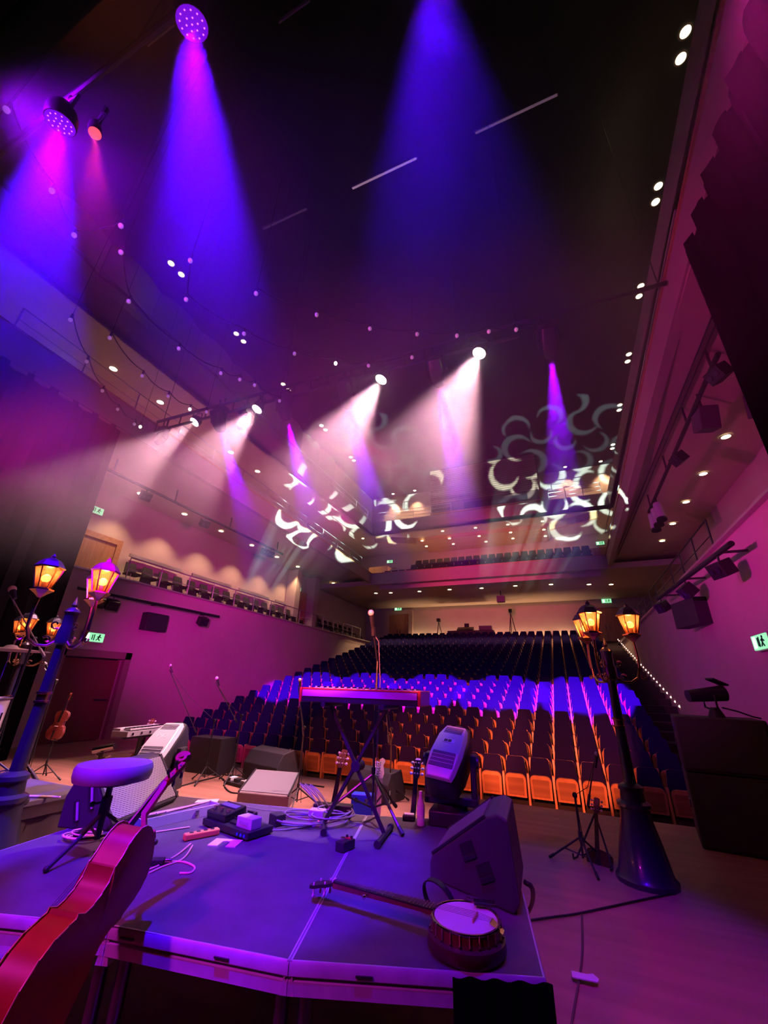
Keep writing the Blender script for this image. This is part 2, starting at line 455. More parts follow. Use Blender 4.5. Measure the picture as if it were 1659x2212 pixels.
# slanting bright bulkheads either side of it
b = MB().quads([(-9.1, 27.0, 11.5), (-11.9, 25.8, 11.5), (-11.9, 26.05, 11.5), (-9.1, 27.25, 11.5)], [(-9.1, 27.0, 11.95), (-11.9, 25.8, 11.95), (-11.9, 26.05, 11.95), (-9.1, 27.25, 11.95)])
b.quads([(0.2, 27.0, 11.5), (3.0, 25.8, 11.5), (3.0, 26.05, 11.5), (0.2, 27.25, 11.5)], [(0.2, 27.0, 11.95), (3.0, 25.8, 11.95), (3.0, 26.05, 11.95), (0.2, 27.25, 11.95)])
struct('trim_8', b, M_WOODP)
# slatted control room that hangs from the ceiling over the upper balcony
bx = thing('slatted_control_room', 'large horizontally slatted wooden box hanging from the ceiling above the rear balcony', 'control room', (-4.15, 28.0, 14.0))
MB().box((0, 1.2, 2.05), (8.0, 2.4, 4.0)).build('shell', mat('dark_wood', (0.12, 0.06, 0.05), 0.7), bx, False)
sl = MB()
for k in range(18):
    sl.box((0, -0.03, 1.05 + 0.165 * k), (8.05, 0.05, 0.11))
tag(sl.build('slats', mat('slat_wood', (0.42, 0.26, 0.18), 0.6), bx, False), kind='stuff')
MB().box((0.9, -0.01, 0.5), (4.6, 0.06, 0.5)).build('viewing_window', M_BLACKG, bx, False)
MB().box((0, -0.05, 0.12), (8.1, 0.12, 0.1)).build('sill', M_WOODP, bx, False)

# back doors, one at each end of the last row
def back_door(nm, x, zf, y, w_, h_, lab):
    d = tag(thing(nm, None, None, (x, y, zf)), kind='structure')
    b = MB().box((-w_ / 2 - 0.17, 0, h_ / 2), (0.34, 0.16, h_)).box((w_ / 2 + 0.17, 0, h_ / 2), (0.34, 0.16, h_)).box((0, 0, h_ + 0.14), (w_ + 0.68, 0.16, 0.28))
    b.build('door_frame', mat('pale_wood_frame', (0.62, 0.48, 0.34), 0.5), d, False)
    for i in (-1, 1):
        lf = MB().box((i * w_ / 4, 0.03, h_ / 2), (w_ / 2 - 0.012, 0.06, h_ - 0.03)).build('door_leaf', M_WOODD, d, False)
        MB().box((i * 0.12, -0.03, 1.05), (0.04, 0.05, 0.28)).build('handle', M_STEEL, lf, False)
    return d
back_door('door_2', -12.25, 4.79, 31.95, 1.75, 2.45, '')
back_door('door_3', 3.0, 4.79, 31.95, 1.75, 2.35, '')
back_door('door_4', -12.6, 8.6, 30.05, 1.6, 2.1, '')
back_door('door_5', 3.35, 8.6, 30.05, 1.6, 2.1, '')
# boxed wooden lobbies of the balcony doors
for s, x in ((-1, -11.9), (1, 2.7)):
    struct('trim_%d' % (9 if s < 0 else 10), MB().box((x, 27.4, 9.1), (1.5, 1.6, 1.5)), M_WOODD)
# wooden terrace door beside the left proscenium drape, and another half way down the terrace
def side_door(nm, y, w_, zf=4.05, h_=2.15):
    d = tag(thing(nm, None, None, (-15.2, y, zf)), kind='structure')
    b = MB().box((0.06, -w_ / 2 - 0.1, h_ / 2), (0.14, 0.2, h_)).box((0.06, w_ / 2 + 0.1, h_ / 2), (0.14, 0.2, h_)).box((0.06, 0, h_ + 0.1), (0.14, w_ + 0.4, 0.2))
    b.build('door_frame', M_WOODP, d, False)
    MB().box((0.05, 0, h_ / 2), (0.08, w_ - 0.02, h_)).build('door_leaf', M_WOODD, d, False)
    MB().box((0.13, 0.1, 1.0), (0.04, 0.45, 0.05)).build('push_bar', M_RAIL, d, False)
side_door('door_6', 8.55, 1.7, 4.14)
side_door('door_7', 21.6, 1.2, 4.78)
b = MB().box((-14.9, 20.6, 6.1), (0.7, 0.5, 4.2)).box((-14.9, 22.7, 6.1), (0.7, 0.5, 4.2))
struct('trim_11', b, M_PLASTER)
# pale wood ledges on the terrace back walls
for s, x in ((-1, -15.17), (1, 5.87)):
    b = MB()
    for k in range(5):
        b.box((x, 11.3 + 3.1 * k, 6.1), (0.08, 2.5, 0.12))
    struct('trim_%d' % (12 if s < 0 else 13), b, M_RAIL)

# black masking drapes hung below the side balconies on both sides of the stage
def drape(name, x, y0, y1, z1, s, label):
    b = MB(); N = 96; P = []
    for i in range(N + 1):
        y = y0 + (y1 - y0) * i / N
        P.append((x + s * (0.07 + 0.055 * math.sin(i * 1.13) + 0.02 * math.sin(i * 2.9)), y))
    vs = []; fs = []
    for px, py in P:
        vs += [(px, py, 0.005), (px, py, z1), (px + s * 0.02, py, 0.005), (px + s * 0.02, py, z1)]
    for i in range(N):
        a = 4 * i; c = a + 4
        fs += [(a, c, c + 1, a + 1), (a + 2, a + 3, c + 3, c + 2), (a + 1, c + 1, c + 3, a + 3), (a, a + 2, c + 2, c)]
    fs += [(0, 1, 3, 2), (4 * N, 4 * N + 2, 4 * N + 3, 4 * N + 1)]
    b.add(vs, fs)
    return tag(b.build(name, M_DRAPE), label, 'drape')
drape('masking_drape', B1L, -3.1, 6.05, 8.5, -1, 'tall black masking drape along the left side of the stage')
drape('masking_drape', 2.65, -3.1, 6.05, 8.42, 1, 'tall black masking drape along the right side of the stage')

# ------------------------------------------------------------------ stalls seats
def seat_parts():
    out = []
    R = Matrix.Rotation(math.radians(90), 3, 'X')           # polygon XY -> world XZ, extruded towards -Y
    tilt = Matrix.Rotation(math.radians(-10), 3, 'X')
    def rounded(wb, wt, h, r=0.07, n=4):
        p = [(-wb / 2, 0), (wb / 2, 0)]
        for i in range(n + 1):
            t = PI / 2 * i / n
            p.append((wt / 2 - r + r * math.cos(t), h - r + r * math.sin(t)))
        for i in range(n + 1):
            t = PI / 2 + PI / 2 * i / n
            p.append((-wt / 2 + r + r * math.cos(t), h - r + r * math.sin(t)))
        return p
    out.append(('backrest', MB().prism(rounded(0.495, 0.375, 0.47, 0.05), 0.07, (0, 0.10, 0.42), tilt @ R), M_FABRIC))
    out.append(('back_shell', MB().prism(rounded(0.50, 0.380, 0.476, 0.05), 0.018, (0, 0.125, 0.415), tilt @ R), M_SEATWOOD))
    tp = Matrix.Rotation(math.radians(6), 3, 'X')
    out.append(('seat_pan', MB().prism(rounded(0.42, 0.44, 0.44, 0.10), 0.06, (0, -0.05, 0.15), tp @ R), M_SEATWOOD))
    out.append(('seat_underside', MB().prism(rounded(0.33, 0.345, 0.33, 0.03), 0.012, (0, -0.108, 0.185), tp @ R), M_SEATCANE))
    out.append(('side_panel', MB().prism(rounded(0.16, 0.12, 0.60, 0.03, 3), 0.045, (-0.26 - 0.0225, -0.03, 0.0), Matrix.Rotation(math.radians(90), 3, 'Z') @ R), M_SEATWOOD))
    return out
NCOL = 28
def seat_x(j): return -12.35 + 0.524 * j
protos = []
ref = MB()
for nm, mb_, mt in seat_parts():
    o = mb_.build(nm, mt); protos.append(o)
def make_seat(k, j):
    if k == 0: row = 'front'
    else: row = ORD[k]
    fromr = NCOL - 1 - j
    lab = 'dark tip-up seat with wooden shell, %s stalls row, %s' % (row, ORD[fromr] + ' seat from its right end' if 0 < fromr < NCOL - 1 else 'at its right end' if fromr == 0 else 'at its left end')
    t = thing('theatre_seat', lab, 'theatre seat', (seat_x(j), ROW0 + PITCH * k, ZF + RISE * k), 0, 'tip-up seats in the stalls')
    return t
first = True
for k in range(11):
    for j in range(NCOL):
        if k == 10 and j < 8: continue
        t = make_seat(k, j)
        for p in protos:
            c = p if first else p.copy()
            if not first: COL.objects.link(c)
            c.parent = t
        first = False
far = MB(); far2 = MB()
sp = seat_parts()
for k in range(10, 25):
    for j in range(NCOL):
        if k == 10 and j >= 8: continue
        o = Vector((seat_x(j), ROW0 + PITCH * k, ZF + RISE * k))
        far.add([Vector(v) + o for v in sp[0][1].v], sp[0][1].f)
        for q in (1, 2, 4):
            far2.add([Vector(v) + o for v in sp[q][1].v], sp[q][1].f)
fo = far.build('distant_seats', M_FABRIC)
tag(fo, 'mass of dark tip-up seats filling the unlit upper rows of the stalls', 'seats', kind='stuff')
tag(far2.build('seat_shells', M_SEATWOOD, fo), kind='stuff')

# ------------------------------------------------------------------ balcony chairs and rails
def chair_parts():
    return [('seat', MB().box((0, 0, 0.44), (0.50, 0.44, 0.07)), M_CHAIRB),
            ('backrest', MB().quads([(-0.25, 0.16, 0.5), (0.25, 0.16, 0.5), (0.25, 0.2, 0.5), (-0.25, 0.2, 0.5)], [(-0.20, 0.24, 0.90), (0.20, 0.24, 0.90), (0.20, 0.28, 0.90), (-0.20, 0.28, 0.90)]), M_CHAIRB),
            ('frame', MB().cyl((-0.2, -0.18, 0), (-0.2, -0.18, 0.42), 0.012, n=5).cyl((0.2, -0.18, 0), (0.2, -0.18, 0.42), 0.012, n=5).cyl((-0.2, 0.2, 0), (-0.2, 0.19, 0.6), 0.012, n=5).cyl((0.2, 0.2, 0), (0.2, 0.19, 0.6), 0.012, n=5), M_RAIL)]
cp = [mb_.build(nm, mt) for nm, mb_, mt in chair_parts()]
cfirst = [True]
def chair(x, y, z, rz, lab, grp):
    t = thing('balcony_chair', lab, 'chair', (x, y, z), rz, grp)
    for p in cp:
        c = p if cfirst[0] else p.copy()
        if not cfirst[0]: COL.objects.link(c)
        c.parent = t
    cfirst[0] = False
for r, (x, zf) in enumerate(((-13.45, 4.14), (-14.45, 4.78))):
    n = 0
    for i in range(26):
        y = 9.9 + 0.72 * i
        if 20.2 < y < 22.9: continue
        chair(x, y, zf, PI / 2, 'black chair on the left terrace, %s row, %s from the stage end' % (('parapet', 'wall')[r], ORD[n]), 'black chairs on the left side terrace')
        n += 1
for r in range(3):
    for i in range(25):
        x = -10.3 + 0.51 * i + 0.05 * r
        if r > 0 and i < 3: continue
        chair(x, 24.35 + 0.9 * r, 7.98 + 0.55 * r, 0, 'small dark chair on the rear balcony, %s row, %s from its left end' % (('parapet', 'middle', 'top')[r], ORD[i]), 'dark chairs on the rear balcony')
for i in range(12):
    chair(4.0, 11.0 + 1.2 * i, 4.14, -PI / 2, 'dim chair on the right terrace behind the parapet, %s from the stage end' % ORD[i], 'dim chairs on the right side terrace')

def rail(name, pts, label, zh=0.75, nb=2, rm=None):
    rm = rm or M_RAIL
    t = thing(name, label, 'railing', pts[0])
    o = Vector(pts[0])
    for k in range(nb):
        h = zh * (k + 1) / nb
        MB().tube([Vector(p) - o + Vector((0, 0, h)) for p in pts], 0.022 if k == nb - 1 else 0.012, 6).build('rail', rm, t)
    for p in pts:
        q = Vector(p) - o
        MB().cyl(q - Vector((0, 0, 0.02)), q + Vector((0, 0, zh)), 0.02, n=6).build('post', rm, t)
rail('terrace_railing', [(XL - 0.06, 8.6 + 1.25 * i, 4.6) for i in range(15)], 'pale tubular railing along the left terrace parapet')
rail('terrace_railing', [(XR + 0.06, 10.6 + 1.3 * i, 4.6) for i in range(13)], 'dark tubular railing along the right terrace parapet', rm=M_STEEL)
rail('balcony_railing', [(B1L - 0.1, 3.0 + 1.6 * i, zt(3.0 + 1.6 * i)) for i in range(13)], 'thin railing on the left lower balcony front', 0.7)
rail('balcony_railing', [(B1R + 0.1, 6.0 + 1.6 * i, zt(6.0 + 1.6 * i)) for i in range(11)], 'thin railing on the right lower balcony front', 0.5)
rail('balcony_railing', [(B2L - 0.1, 2.0 + 1.9 * i, 12.95) for i in range(13)], 'thin railing on the left upper balcony front', 0.7)
rail('balcony_railing', [(-11.6 + 1.4 * i, 25.6, 12.95) for i in range(5)], 'thin railing on the rear upper balcony, left of the slatted box', 0.8, 3)
rail('balcony_railing', [(0.4 + 1.0 * i, 25.6, 12.95) for i in range(4)], 'thin railing on the rear upper balcony, right of the slatted box', 0.8, 3)

# ------------------------------------------------------------------ house lights
def downlight(x, y, z, label, group, power=0.0, deg=95, r=0.11, es=True, aim=None):
    t = thing('downlight', label, 'ceiling light', (x, y, z), 0, group)
    MB().lathe([(r * 1.35, -0.012), (r * 1.35, 0.0), (r, 0.0), (r, -0.012)], 14).build('trim_ring', M_RAIL, t)
    MB().lathe([(r, -0.016), (r, -0.006)], 14).build('lens', M_DOWN, t)
    if power > 0:
        spot((0, 0, -0.03), aim or (0, 0, -5), WARM, power, deg, 0.6, 0.08, t)
for i, y in enumerate((9.20, 11.33, 13.50, 15.71, 17.86, 19.96, 24.38, 26.52)):
    downlight(-14.32, y, 8.25, 'round downlight under the left lower balcony, %s from the stage' % ORD[i], 'downlights under the left lower balcony', 420)
for i, y in enumerate((12.18, 14.41, 16.68, 18.95, 21.20, 25.85, 28.10)):
    downlight(4.88, y, 8.25, 'round downlight under the right lower balcony, %s from the stage' % ORD[i], 'downlights under the right lower balcony', 230)
for i, (x, y) in enumerate(((-11.74, 25.99), (-10.66, 26.13), (-8.58, 26.23), (-6.47, 26.22), (-4.39, 26.37), (-2.27, 26.28), (-0.18, 26.48), (1.95, 27.08), (3.17, 27.42))):
    downlight(x, y, 7.74, 'round downlight under the rear balcony, %s from the left' % ORD[i], 'downlights under the rear balcony', 560, r=0.12)
for i, y in enumerate((6.51, 8.50, 12.53, 14.53)):
    downlight(-13.7, y, 11.93, 'round downlight under the left upper balcony, %s from the stage' % ORD[i], 'downlights under the left upper balcony', 650, r=0.13)
for i, (x, y, z) in enumerate(((-12.91, 25.81, 11.93), (-10.51, 26.81, 11.93), (-6.81, 26.17, 11.93), (-4.51, 26.27, 11.93), (-2.35, 26.36, 11.93), (-0.17, 26.48, 11.93), (1.87, 27.34, 11.93), (-8.62, 27.07, 11.70), (-6.58, 27.20, 11.70), (-4.48, 27.38, 11.70), (-2.31, 27.31, 11.70), (-0.16, 27.46, 11.70), (-8.70, 28.39, 11.70), (-6.62, 28.49, 11.70), (-4.22, 28.71, 11.70), (-2.30, 28.60, 11.70), (-0.13, 28.80, 11.70))):
    downlight(x, y, z, 'small downlight under the rear upper balcony, %s row, %s from the left' % (('front', 'canopy middle', 'canopy rear')[0 if i < 7 else 1 if i < 12 else 2], ORD[i if i < 7 else i - 7 if i < 12 else i - 12]), 'small downlights under the rear upper balcony', 330, r=0.10)
for s, x, ys, nm, pw in ((1, 5.15, (7.6, 11.5, 15.6, 19.8, 24.2, 28.9), 'right', 200), (-1, -13.3, (7.2, 11.2, 15.2, 19.6, 24.0), 'left', 60)):
    for i, y in enumerate(ys):
        for d in (-0.27, 0.27):
            downlight(x, y + d, 17.97, '%s light of the %s pair on the ceiling edge along the %s wall' % ('nearer' if d < 0 else 'farther', ORD[i], nm), 'paired ceiling spots along the %s wall' % nm, pw if d < 0 else 0, 70, r=0.13)
for i, x in enumerate((-12.6, -10.5, 2.0, 4.5)):
    downlight(x, 30.9, 17.99, 'wall washer above the rear upper balcony, %s from the left' % ORD[i], 'wall washers of the rear wall', 900, 80, r=0.12)
# small uplights along the foot of the back wall
for i in range(8):
    x = -10.6 + 1.55 * i
    t = thing('wall_uplight', 'small uplight behind the last stalls row, %s from the left door' % ORD[i], 'uplight', (x, 31.75, 4.79), 0, 'uplights along the back wall')
    MB().lathe([(0.05, 0), (0.07, 0.09), (0.055, 0.09), (0.05, 0.06)], 10).build('housing', M_BLACK, t)
    MB().lathe([(0.05, 0.062), (0.05, 0.07)], 10).build('lens', M_DOWN, t)
    spot((0, 0, 0.11), (0, 0.12, 2), WARM, 90, 120, 0.6, 0.05, t)
# aisle step lights along the foot of the right wall
t0 = None
for i in range(27):
    y = 17.4 + 0.5 * i
    z = min(ZF + RISE * (y - ROW0 + 0.42) / PITCH + 0.12, 4.9)
    a = MB().box((0, 0, 0), (0.02, 0.055, 0.035)).box((0.015, 0, 0), (0.02, 0.08, 0.06)).build('aisle_light', M_AISLE)
    a.location = (XR - 0.02, y, z)
    tag(a, 'tiny aisle light at the foot of the right wall, %s up from the stage' % ORD[i], 'aisle light', 'aisle lights along the right wall')

def exit_sign(x, y, z, rz, label, wd=0.62, h=0.24):
    t = thing('exit_sign', label, 'exit sign', (x, y, z), rz)
    MB().box((0, 0.05, h / 2), (wd + 0.04, 0.08, h + 0.04)).build('housing', M_RAIL, t)
    MB().box((0, 0.0, h / 2), (wd, 0.03, h)).build('lit_face', M_EXIT, t)
    u = h / 10
    # white door and arrow, dark running figure
    MB().box((-wd * 0.30, -0.02, h / 2), (u * 4, 0.012, h * 0.78)).build('door_symbol', M_EXITL, t)
    m = MB().box((-wd * 0.07, -0.02, h * 0.5), (u * 1.0, 0.012, h * 0.6))
    m.box((wd * 0.02, -0.02, h * 0.5), (u * 1.0, 0.012, h * 0.7))
    m.build('arrow_symbol', M_EXITD, t)
    q = MB().sph((wd * 0.27, -0.02, h * 0.80), u * 1.1, 8, (1, 0.4, 1))
    q.beam((wd * 0.26, -0.02, h * 0.70), (wd * 0.22, -0.02, h * 0.42), 0.012, u * 1.6)
    q.beam((wd * 0.22, -0.02, h * 0.42), (wd * 0.31, -0.02, h * 0.16), 0.012, u)
    q.beam((wd * 0.22, -0.02, h * 0.42), (wd * 0.13, -0.02, h * 0.18), 0.012, u)
    q.beam((wd * 0.26, -0.02, h * 0.66), (wd * 0.36, -0.02, h * 0.5), 0.012, u * 0.9)
    q.beam((wd * 0.26, -0.02, h * 0.66), (wd * 0.15, -0.02, h * 0.56), 0.012, u * 0.9)
    q.build('running_figure', M_EXITD, t)
    return t
exit_sign(XL + 0.1, 8.05, 2.62, PI / 2, 'green exit sign above the stage door in the left wall')
exit_sign(-15.21, 8.3, 7.2, PI / 2, 'green exit sign above the wooden terrace door by the left drape')
exit_sign(-15.21, 21.5, 7.15, PI / 2, 'green exit sign above the far left terrace door')
exit_sign(-12.3, 31.85, 7.56, 0, 'green exit sign above the left door of the back wall', 0.6, 0.26)
exit_sign(3.2, 31.85, 7.46, 0, 'green exit sign above the right door of the back wall', 0.6, 0.26)
exit_sign(XR - 0.1, 9.35, 2.45, -PI / 2, 'green exit sign on the right wall by the black cabinet')
exit_sign(-12.4, 30.01, 11.15, 0, 'small exit sign over the left rear balcony door', 0.5, 0.22)
exit_sign(3.3, 30.01, 11.1, 0, 'small exit sign over the right rear balcony door', 0.5, 0.22)
exit_sign(-15.11, 5.6, 11.4, PI / 2, 'green exit sign on the left lower balcony near the truss end')

# loudspeakers and lighting bars on the side walls
sp_ = thing('wall_loudspeaker', 'flat black loudspeaker hung on the left wall over the terrace front', 'loudspeaker', (XL + 0.02, 9.85, 3.12))
MB().box((0.16, 0, 0.3), (0.3, 0.8, 0.56)).build('cabinet', M_TEXBLK, sp_, False, 0.015)
MB().box((0.325, 0, 0.3), (0.02, 0.76, 0.52)).build('grille', M_GRILLED, sp_, False)
sp_ = thing('wall_loudspeaker', 'flat black loudspeaker hung on the right wall below the lighting bar', 'loudspeaker', (XR - 0.02, 12.3, 3.2))
MB().box((-0.25, 0, 0.35), (0.3, 1.05, 0.62), Matrix.Rotation(0.25, 3, 'Z')).build('cabinet', M_TEXBLK, sp_, False)
MB().beam((0, 0, 0.5), (-0.2, 0, 0.5), 0.06, 0.06).build('bracket', M_STEEL, sp_, False)

def fixture_box(parent, c, rz, dn=0.5):
    # square twin-lamp floodlight head with barn doors, hung from a bar
    R = Matrix.Rotation(rz, 3, 'Z') @ Matrix.Rotation(dn, 3, 'X')
    c = Vector(c)
    h = MB().box(c, (0.34, 0.26, 0.28), R).build('floodlight', M_BLACK, parent, False, 0.01)
    MB().cyl(c + Vector((0, 0, 0.14)), c + Vector((0, 0, 0.3)), 0.02, n=6).build('clamp', M_STEEL, h)
    for i in (-1, 1):
        MB().cyl(c + R @ Vector((0.08 * i, -0.13, 0)), c + R @ Vector((0.08 * i, -0.15, 0)), 0.05, n=10).build('lens', M_LEDV if False else M_STEEL, h)

def light_bar(name, a, b_, label, fx, brk, wallx):
    a = Vector(a); b_ = Vector(b_)
    t = thing(name, label, 'lighting bar', a)
    MB().cyl((0, 0, 0), b_ - a, 0.05, n=8).build('bar', M_BLACK, t)
    for u in brk:
        p = (b_ - a) * u
        MB().beam(p, Vector((wallx - a.x, p.y, p.z + (0.5 if abs(wallx - a.x) < 0.01 else 0))), 0.04, 0.04).build('bracket', M_STEEL, t, False)
    for u, rz, dn in fx:
        fixture_box(t, (b_ - a) * u + Vector((0, 0, -0.28)), rz, dn)
    return t
light_bar('lighting_bar', (XL + 0.45, 7.0, 3.95), (XL + 0.45, 12.4, 4.0), 'black lighting bar with floodlights on the left wall', ((0.12, 1.2, .5), (0.2, 1.4, .5), (0.86, 1.3, .4)), (0.1, 0.5, 0.9), XL + 0.03)
light_bar('lighting_bar', (XR - 0.45, 8.2, 4.05), (XR - 0.45, 14.5, 4.35), 'black lighting bar with floodlights on the right wall', ((0.12, -1.2, .4), (0.5, -1.4, .7), (0.95, -1.2, .5)), (0.1, 0.5, 0.9), XR - 0.03)
light_bar('lighting_bar', (-12.65, 6.6, 7.75), (-12.65, 16.2, 7.75), 'long lighting bar slung under the left lower balcony', ((0.18, 1.3, .6), (0.46, 1.3, .6), (0.86, 1.2, .5), (0.9, 1.2, .5)), (0.05, 0.3, 0.6, 0.95), -12.65)
light_bar('lighting_bar', (3.5, 7.9, 7.75), (3.5, 16.0, 7.75), 'long lighting bar slung under the right lower balcony', ((0.03, -1.2, .5), (0.45, -1.3, .6)), (0.05, 0.3, 0.6, 0.95), 3.5)
# three white profile spots at the far end of the right bar, and two flown loudspeakers
for i in range(3):
    y = 14.7 + 0.5 * i
    t = thing('profile_spot', 'pale profile spotlight hanging at the far end of the right bar, %s' % ('nearest of three', 'middle of three', 'farthest of three')[i], 'spotlight', (3.5, y, 7.7), 0, 'profile spotlights on the right bar')
    MB().cyl((0, 0, -0.18), (0, -0.1, -0.75), 0.12, 0.15, 10).build('barrel', M_GREY, t)
    MB().cyl((0, 0, 0), (0, 0, -0.2), 0.025, n=6).build('clamp', M_BLACK, t)
    MB().cyl((0, -0.1, -0.75), (0, -0.115, -0.82), 0.155, n=10).build('front_ring', M_BLACK, t)
for i, (x, y, lab) in enumerate(((3.72, 9.9, 'left'), (4.62, 9.6, 'right'))):
    t = thing('flown_loudspeaker', 'grey loudspeaker flown below the right balcony, %s of the pair' % ('the one nearer the hall centre', 'the one nearer the wall')[i], 'loudspeaker', (x, y, 8.265), 0.25 - 0.3 * i)
    MB().box((0, 0, -0.72), (0.42, 0.34, 0.56), Matrix.Rotation(0.25, 3, 'X')).build('cabinet', mat('dark_grey_cabinet', (0.10, 0.08, 0.10), 0.7), t, False, 0.02)
    MB().cyl((0, 0, 0), (0, 0, -0.5), 0.03, n=6).build('hanger', M_BLACK, t)
    t = None
t = thing('cable_tray', 'pair of dark cables running along the right balcony soffit', 'cable', (3.45, 7.0, 8.25))
for d in (0, 0.12):
    MB().cyl((d - 0.05, 0, -0.02), (d - 0.35, 16.0, -0.02), 0.018, n=6).build('cable', M_BLACK, t)

# ------------------------------------------------------------------ front-of-house truss
TY = 6.9
TL, TR = Vector((-10.95, TY, 9.16)), Vector((2.72, TY, 8.88))
t = thing('lighting_truss', 'black ladder truss spanning the hall in front of the stage', 'truss', TL)
D = TR - TL
MB().cyl((0, 0, 0), D, 0.045, n=8).build('top_chord', M_BLACK, t)
MB().cyl((0, 0, -0.36), D * 0.80 + Vector((0, 0, -0.36)), 0.04, n=8).build('bottom_chord', M_BLACK, t)
for i in range(22):
    p = D * (0.80 * i / 21)
    MB().cyl(p, p + Vector((0, 0, -0.36)), 0.018, n=5).build('rung', M_BLACK, t)
for u in (0.02, 0.36, 0.7, 0.99):
    MB().cyl(D * u, D * u + Vector((0, 0, 9.0)), 0.012, n=5).build('suspension_wire', M_STEEL, t)
for u, n in ((0.41, 5), (0.56, 6), (0.70, 4), (0.8, 5)):
    c = MB()
    for k in range(n):
        c.box(D * u + Vector((0.13 * k, random.uniform(-.05, .05), random.uniform(-.12, .05))), (0.05, 0.05, 0.09))
    c.tube([D * u + Vector((0.12 * k, 0.03, -0.1 - 0.12 * math.sin(k * 1.3) ** 2)) for k in range(8)], 0.015, 5)
    c.build('connector_cluster', M_STEEL, t)

def par(loc, aim, label, dia, ledmat, facemat, n_led, color, power, deg, blend=0.25, hang=(0, 0, 1), group=None, off=0.03, srad=None, yl=0.28):
    t = thing('par_can', label, 'stage light', loc, 0, group)
    t.rotation_mode = 'QUATERNION'; q = aim_quat(loc, aim); t.rotation_quaternion = q
    r = dia / 2
    MB().lathe([(r, 0.0), (r * 1.04, 0.02), (r * 1.04, 0.10), (r * 0.9, 0.16), (r * 0.55, 0.22), (r * 0.3, 0.24)], 20).build('can', M_BLACK, t)
    MB().lathe([(r * 0.95, -0.004), (r * 0.95, 0.003)], 20).build('lens', facemat, t)
    if n_led:
        k = 0
        for rr, m in ((0, 1), (0.36, 6), (0.72, 12)):
            for i in range(m):
                a = 2 * PI * i / m + rr
                MB().sph((rr * r * math.cos(a), rr * r * math.sin(a), -0.006), r * 0.055, 6, (1, 1, 0.6)).build('led', ledmat, t)
    inv = q.inverted()
    h = inv @ Vector(hang)
    side = (inv @ Vector((1, 0, 0))); side = (side - h * side.dot(h)).normalized()
    c = Vector((0, 0, 0.1))
    MB().tube([c + side * r * 1.1, c + side * r * 1.12 + h * yl * 0.8, c + h * yl, c - side * r * 1.12 + h * yl * 0.8, c - side * r * 1.1], 0.016, 6).build('yoke', M_BLACK, t)
    MB().cyl(c + h * yl, c + h * (yl + 0.12), 0.03, n=8).build('clamp', M_BLACK, t)
    if power:
        spot((0, 0, -off), (0, 0, -5), color, power, deg, blend, srad or r * 0.6, t)
    return t
PA = []
for i, loc in enumerate(((-9.261, 6.900, 8.723), (-6.916, 6.900, 8.556), (-3.194, 6.900, 8.412), (-0.858, 6.900, 8.404))):
    par(loc, (loc[0] - (2.4, 2.4, 3.0, 3.0)[i], loc[1] - (4.4, 3.0, 2.0, 2.0)[i], loc[2] - 8.4), 'white-lit round stage light on the truss, %s from the left' % ORD[i], 0.30, M_LEDP, M_PARW, 0, PINKW, (5500, 6500, 7500, 8500)[i], 40, 0.7, group='white stage lights on the truss', yl=0.26)
par((-2.169, 0.664, 6.650), (-2.15, 2.75, 0.6), 'violet LED par light overhead with its dots showing, the larger one', 0.26, M_LEDP, M_PARV, 1, VIOLET, 8500, 24, 0.35, group='overhead violet LED lights')
par((-3.899, 0.654, 6.650), (-4.7, 2.1, 0.6), 'violet LED par light overhead at the upper left edge', 0.26, M_LEDP, M_PARV, 1, VIOLET, 10500, 30, 0.35, group='overhead violet LED lights')
par((-0.246, 1.101, 6.650), (-0.6, 3.4, 0.6), 'violet LED par light just above the top of the view', 0.26, M_LEDP, M_PARV, 1, VIOLET, 1500, 36, 0.35, group='overhead violet LED lights')
par((-3.839, 0.880, 6.900), (-2.1, 1.7, 0.9), 'small red par light behind the upper left violet light', 0.12, M_LEDR, M_LEDR, 0, (1.0, 0.02, 0.05), 380, 16, 0.4, group='overhead red lights')
_b = thing('overhead_bar', 'black overhead bar carrying the violet par lights', 'lighting bar', (-8.0, 0.62, 7.08))
MB().cyl((0, 0, 0), (10.0, 0, 0), 0.03, n=8).build('bar', M_BLACK, _b)
for _u in (1.0, 5.0, 9.0): MB().cyl((_u, 0, 0), (_u, 0, 10.8), 0.01, n=5).build('suspension_wire', M_STEEL, _b)

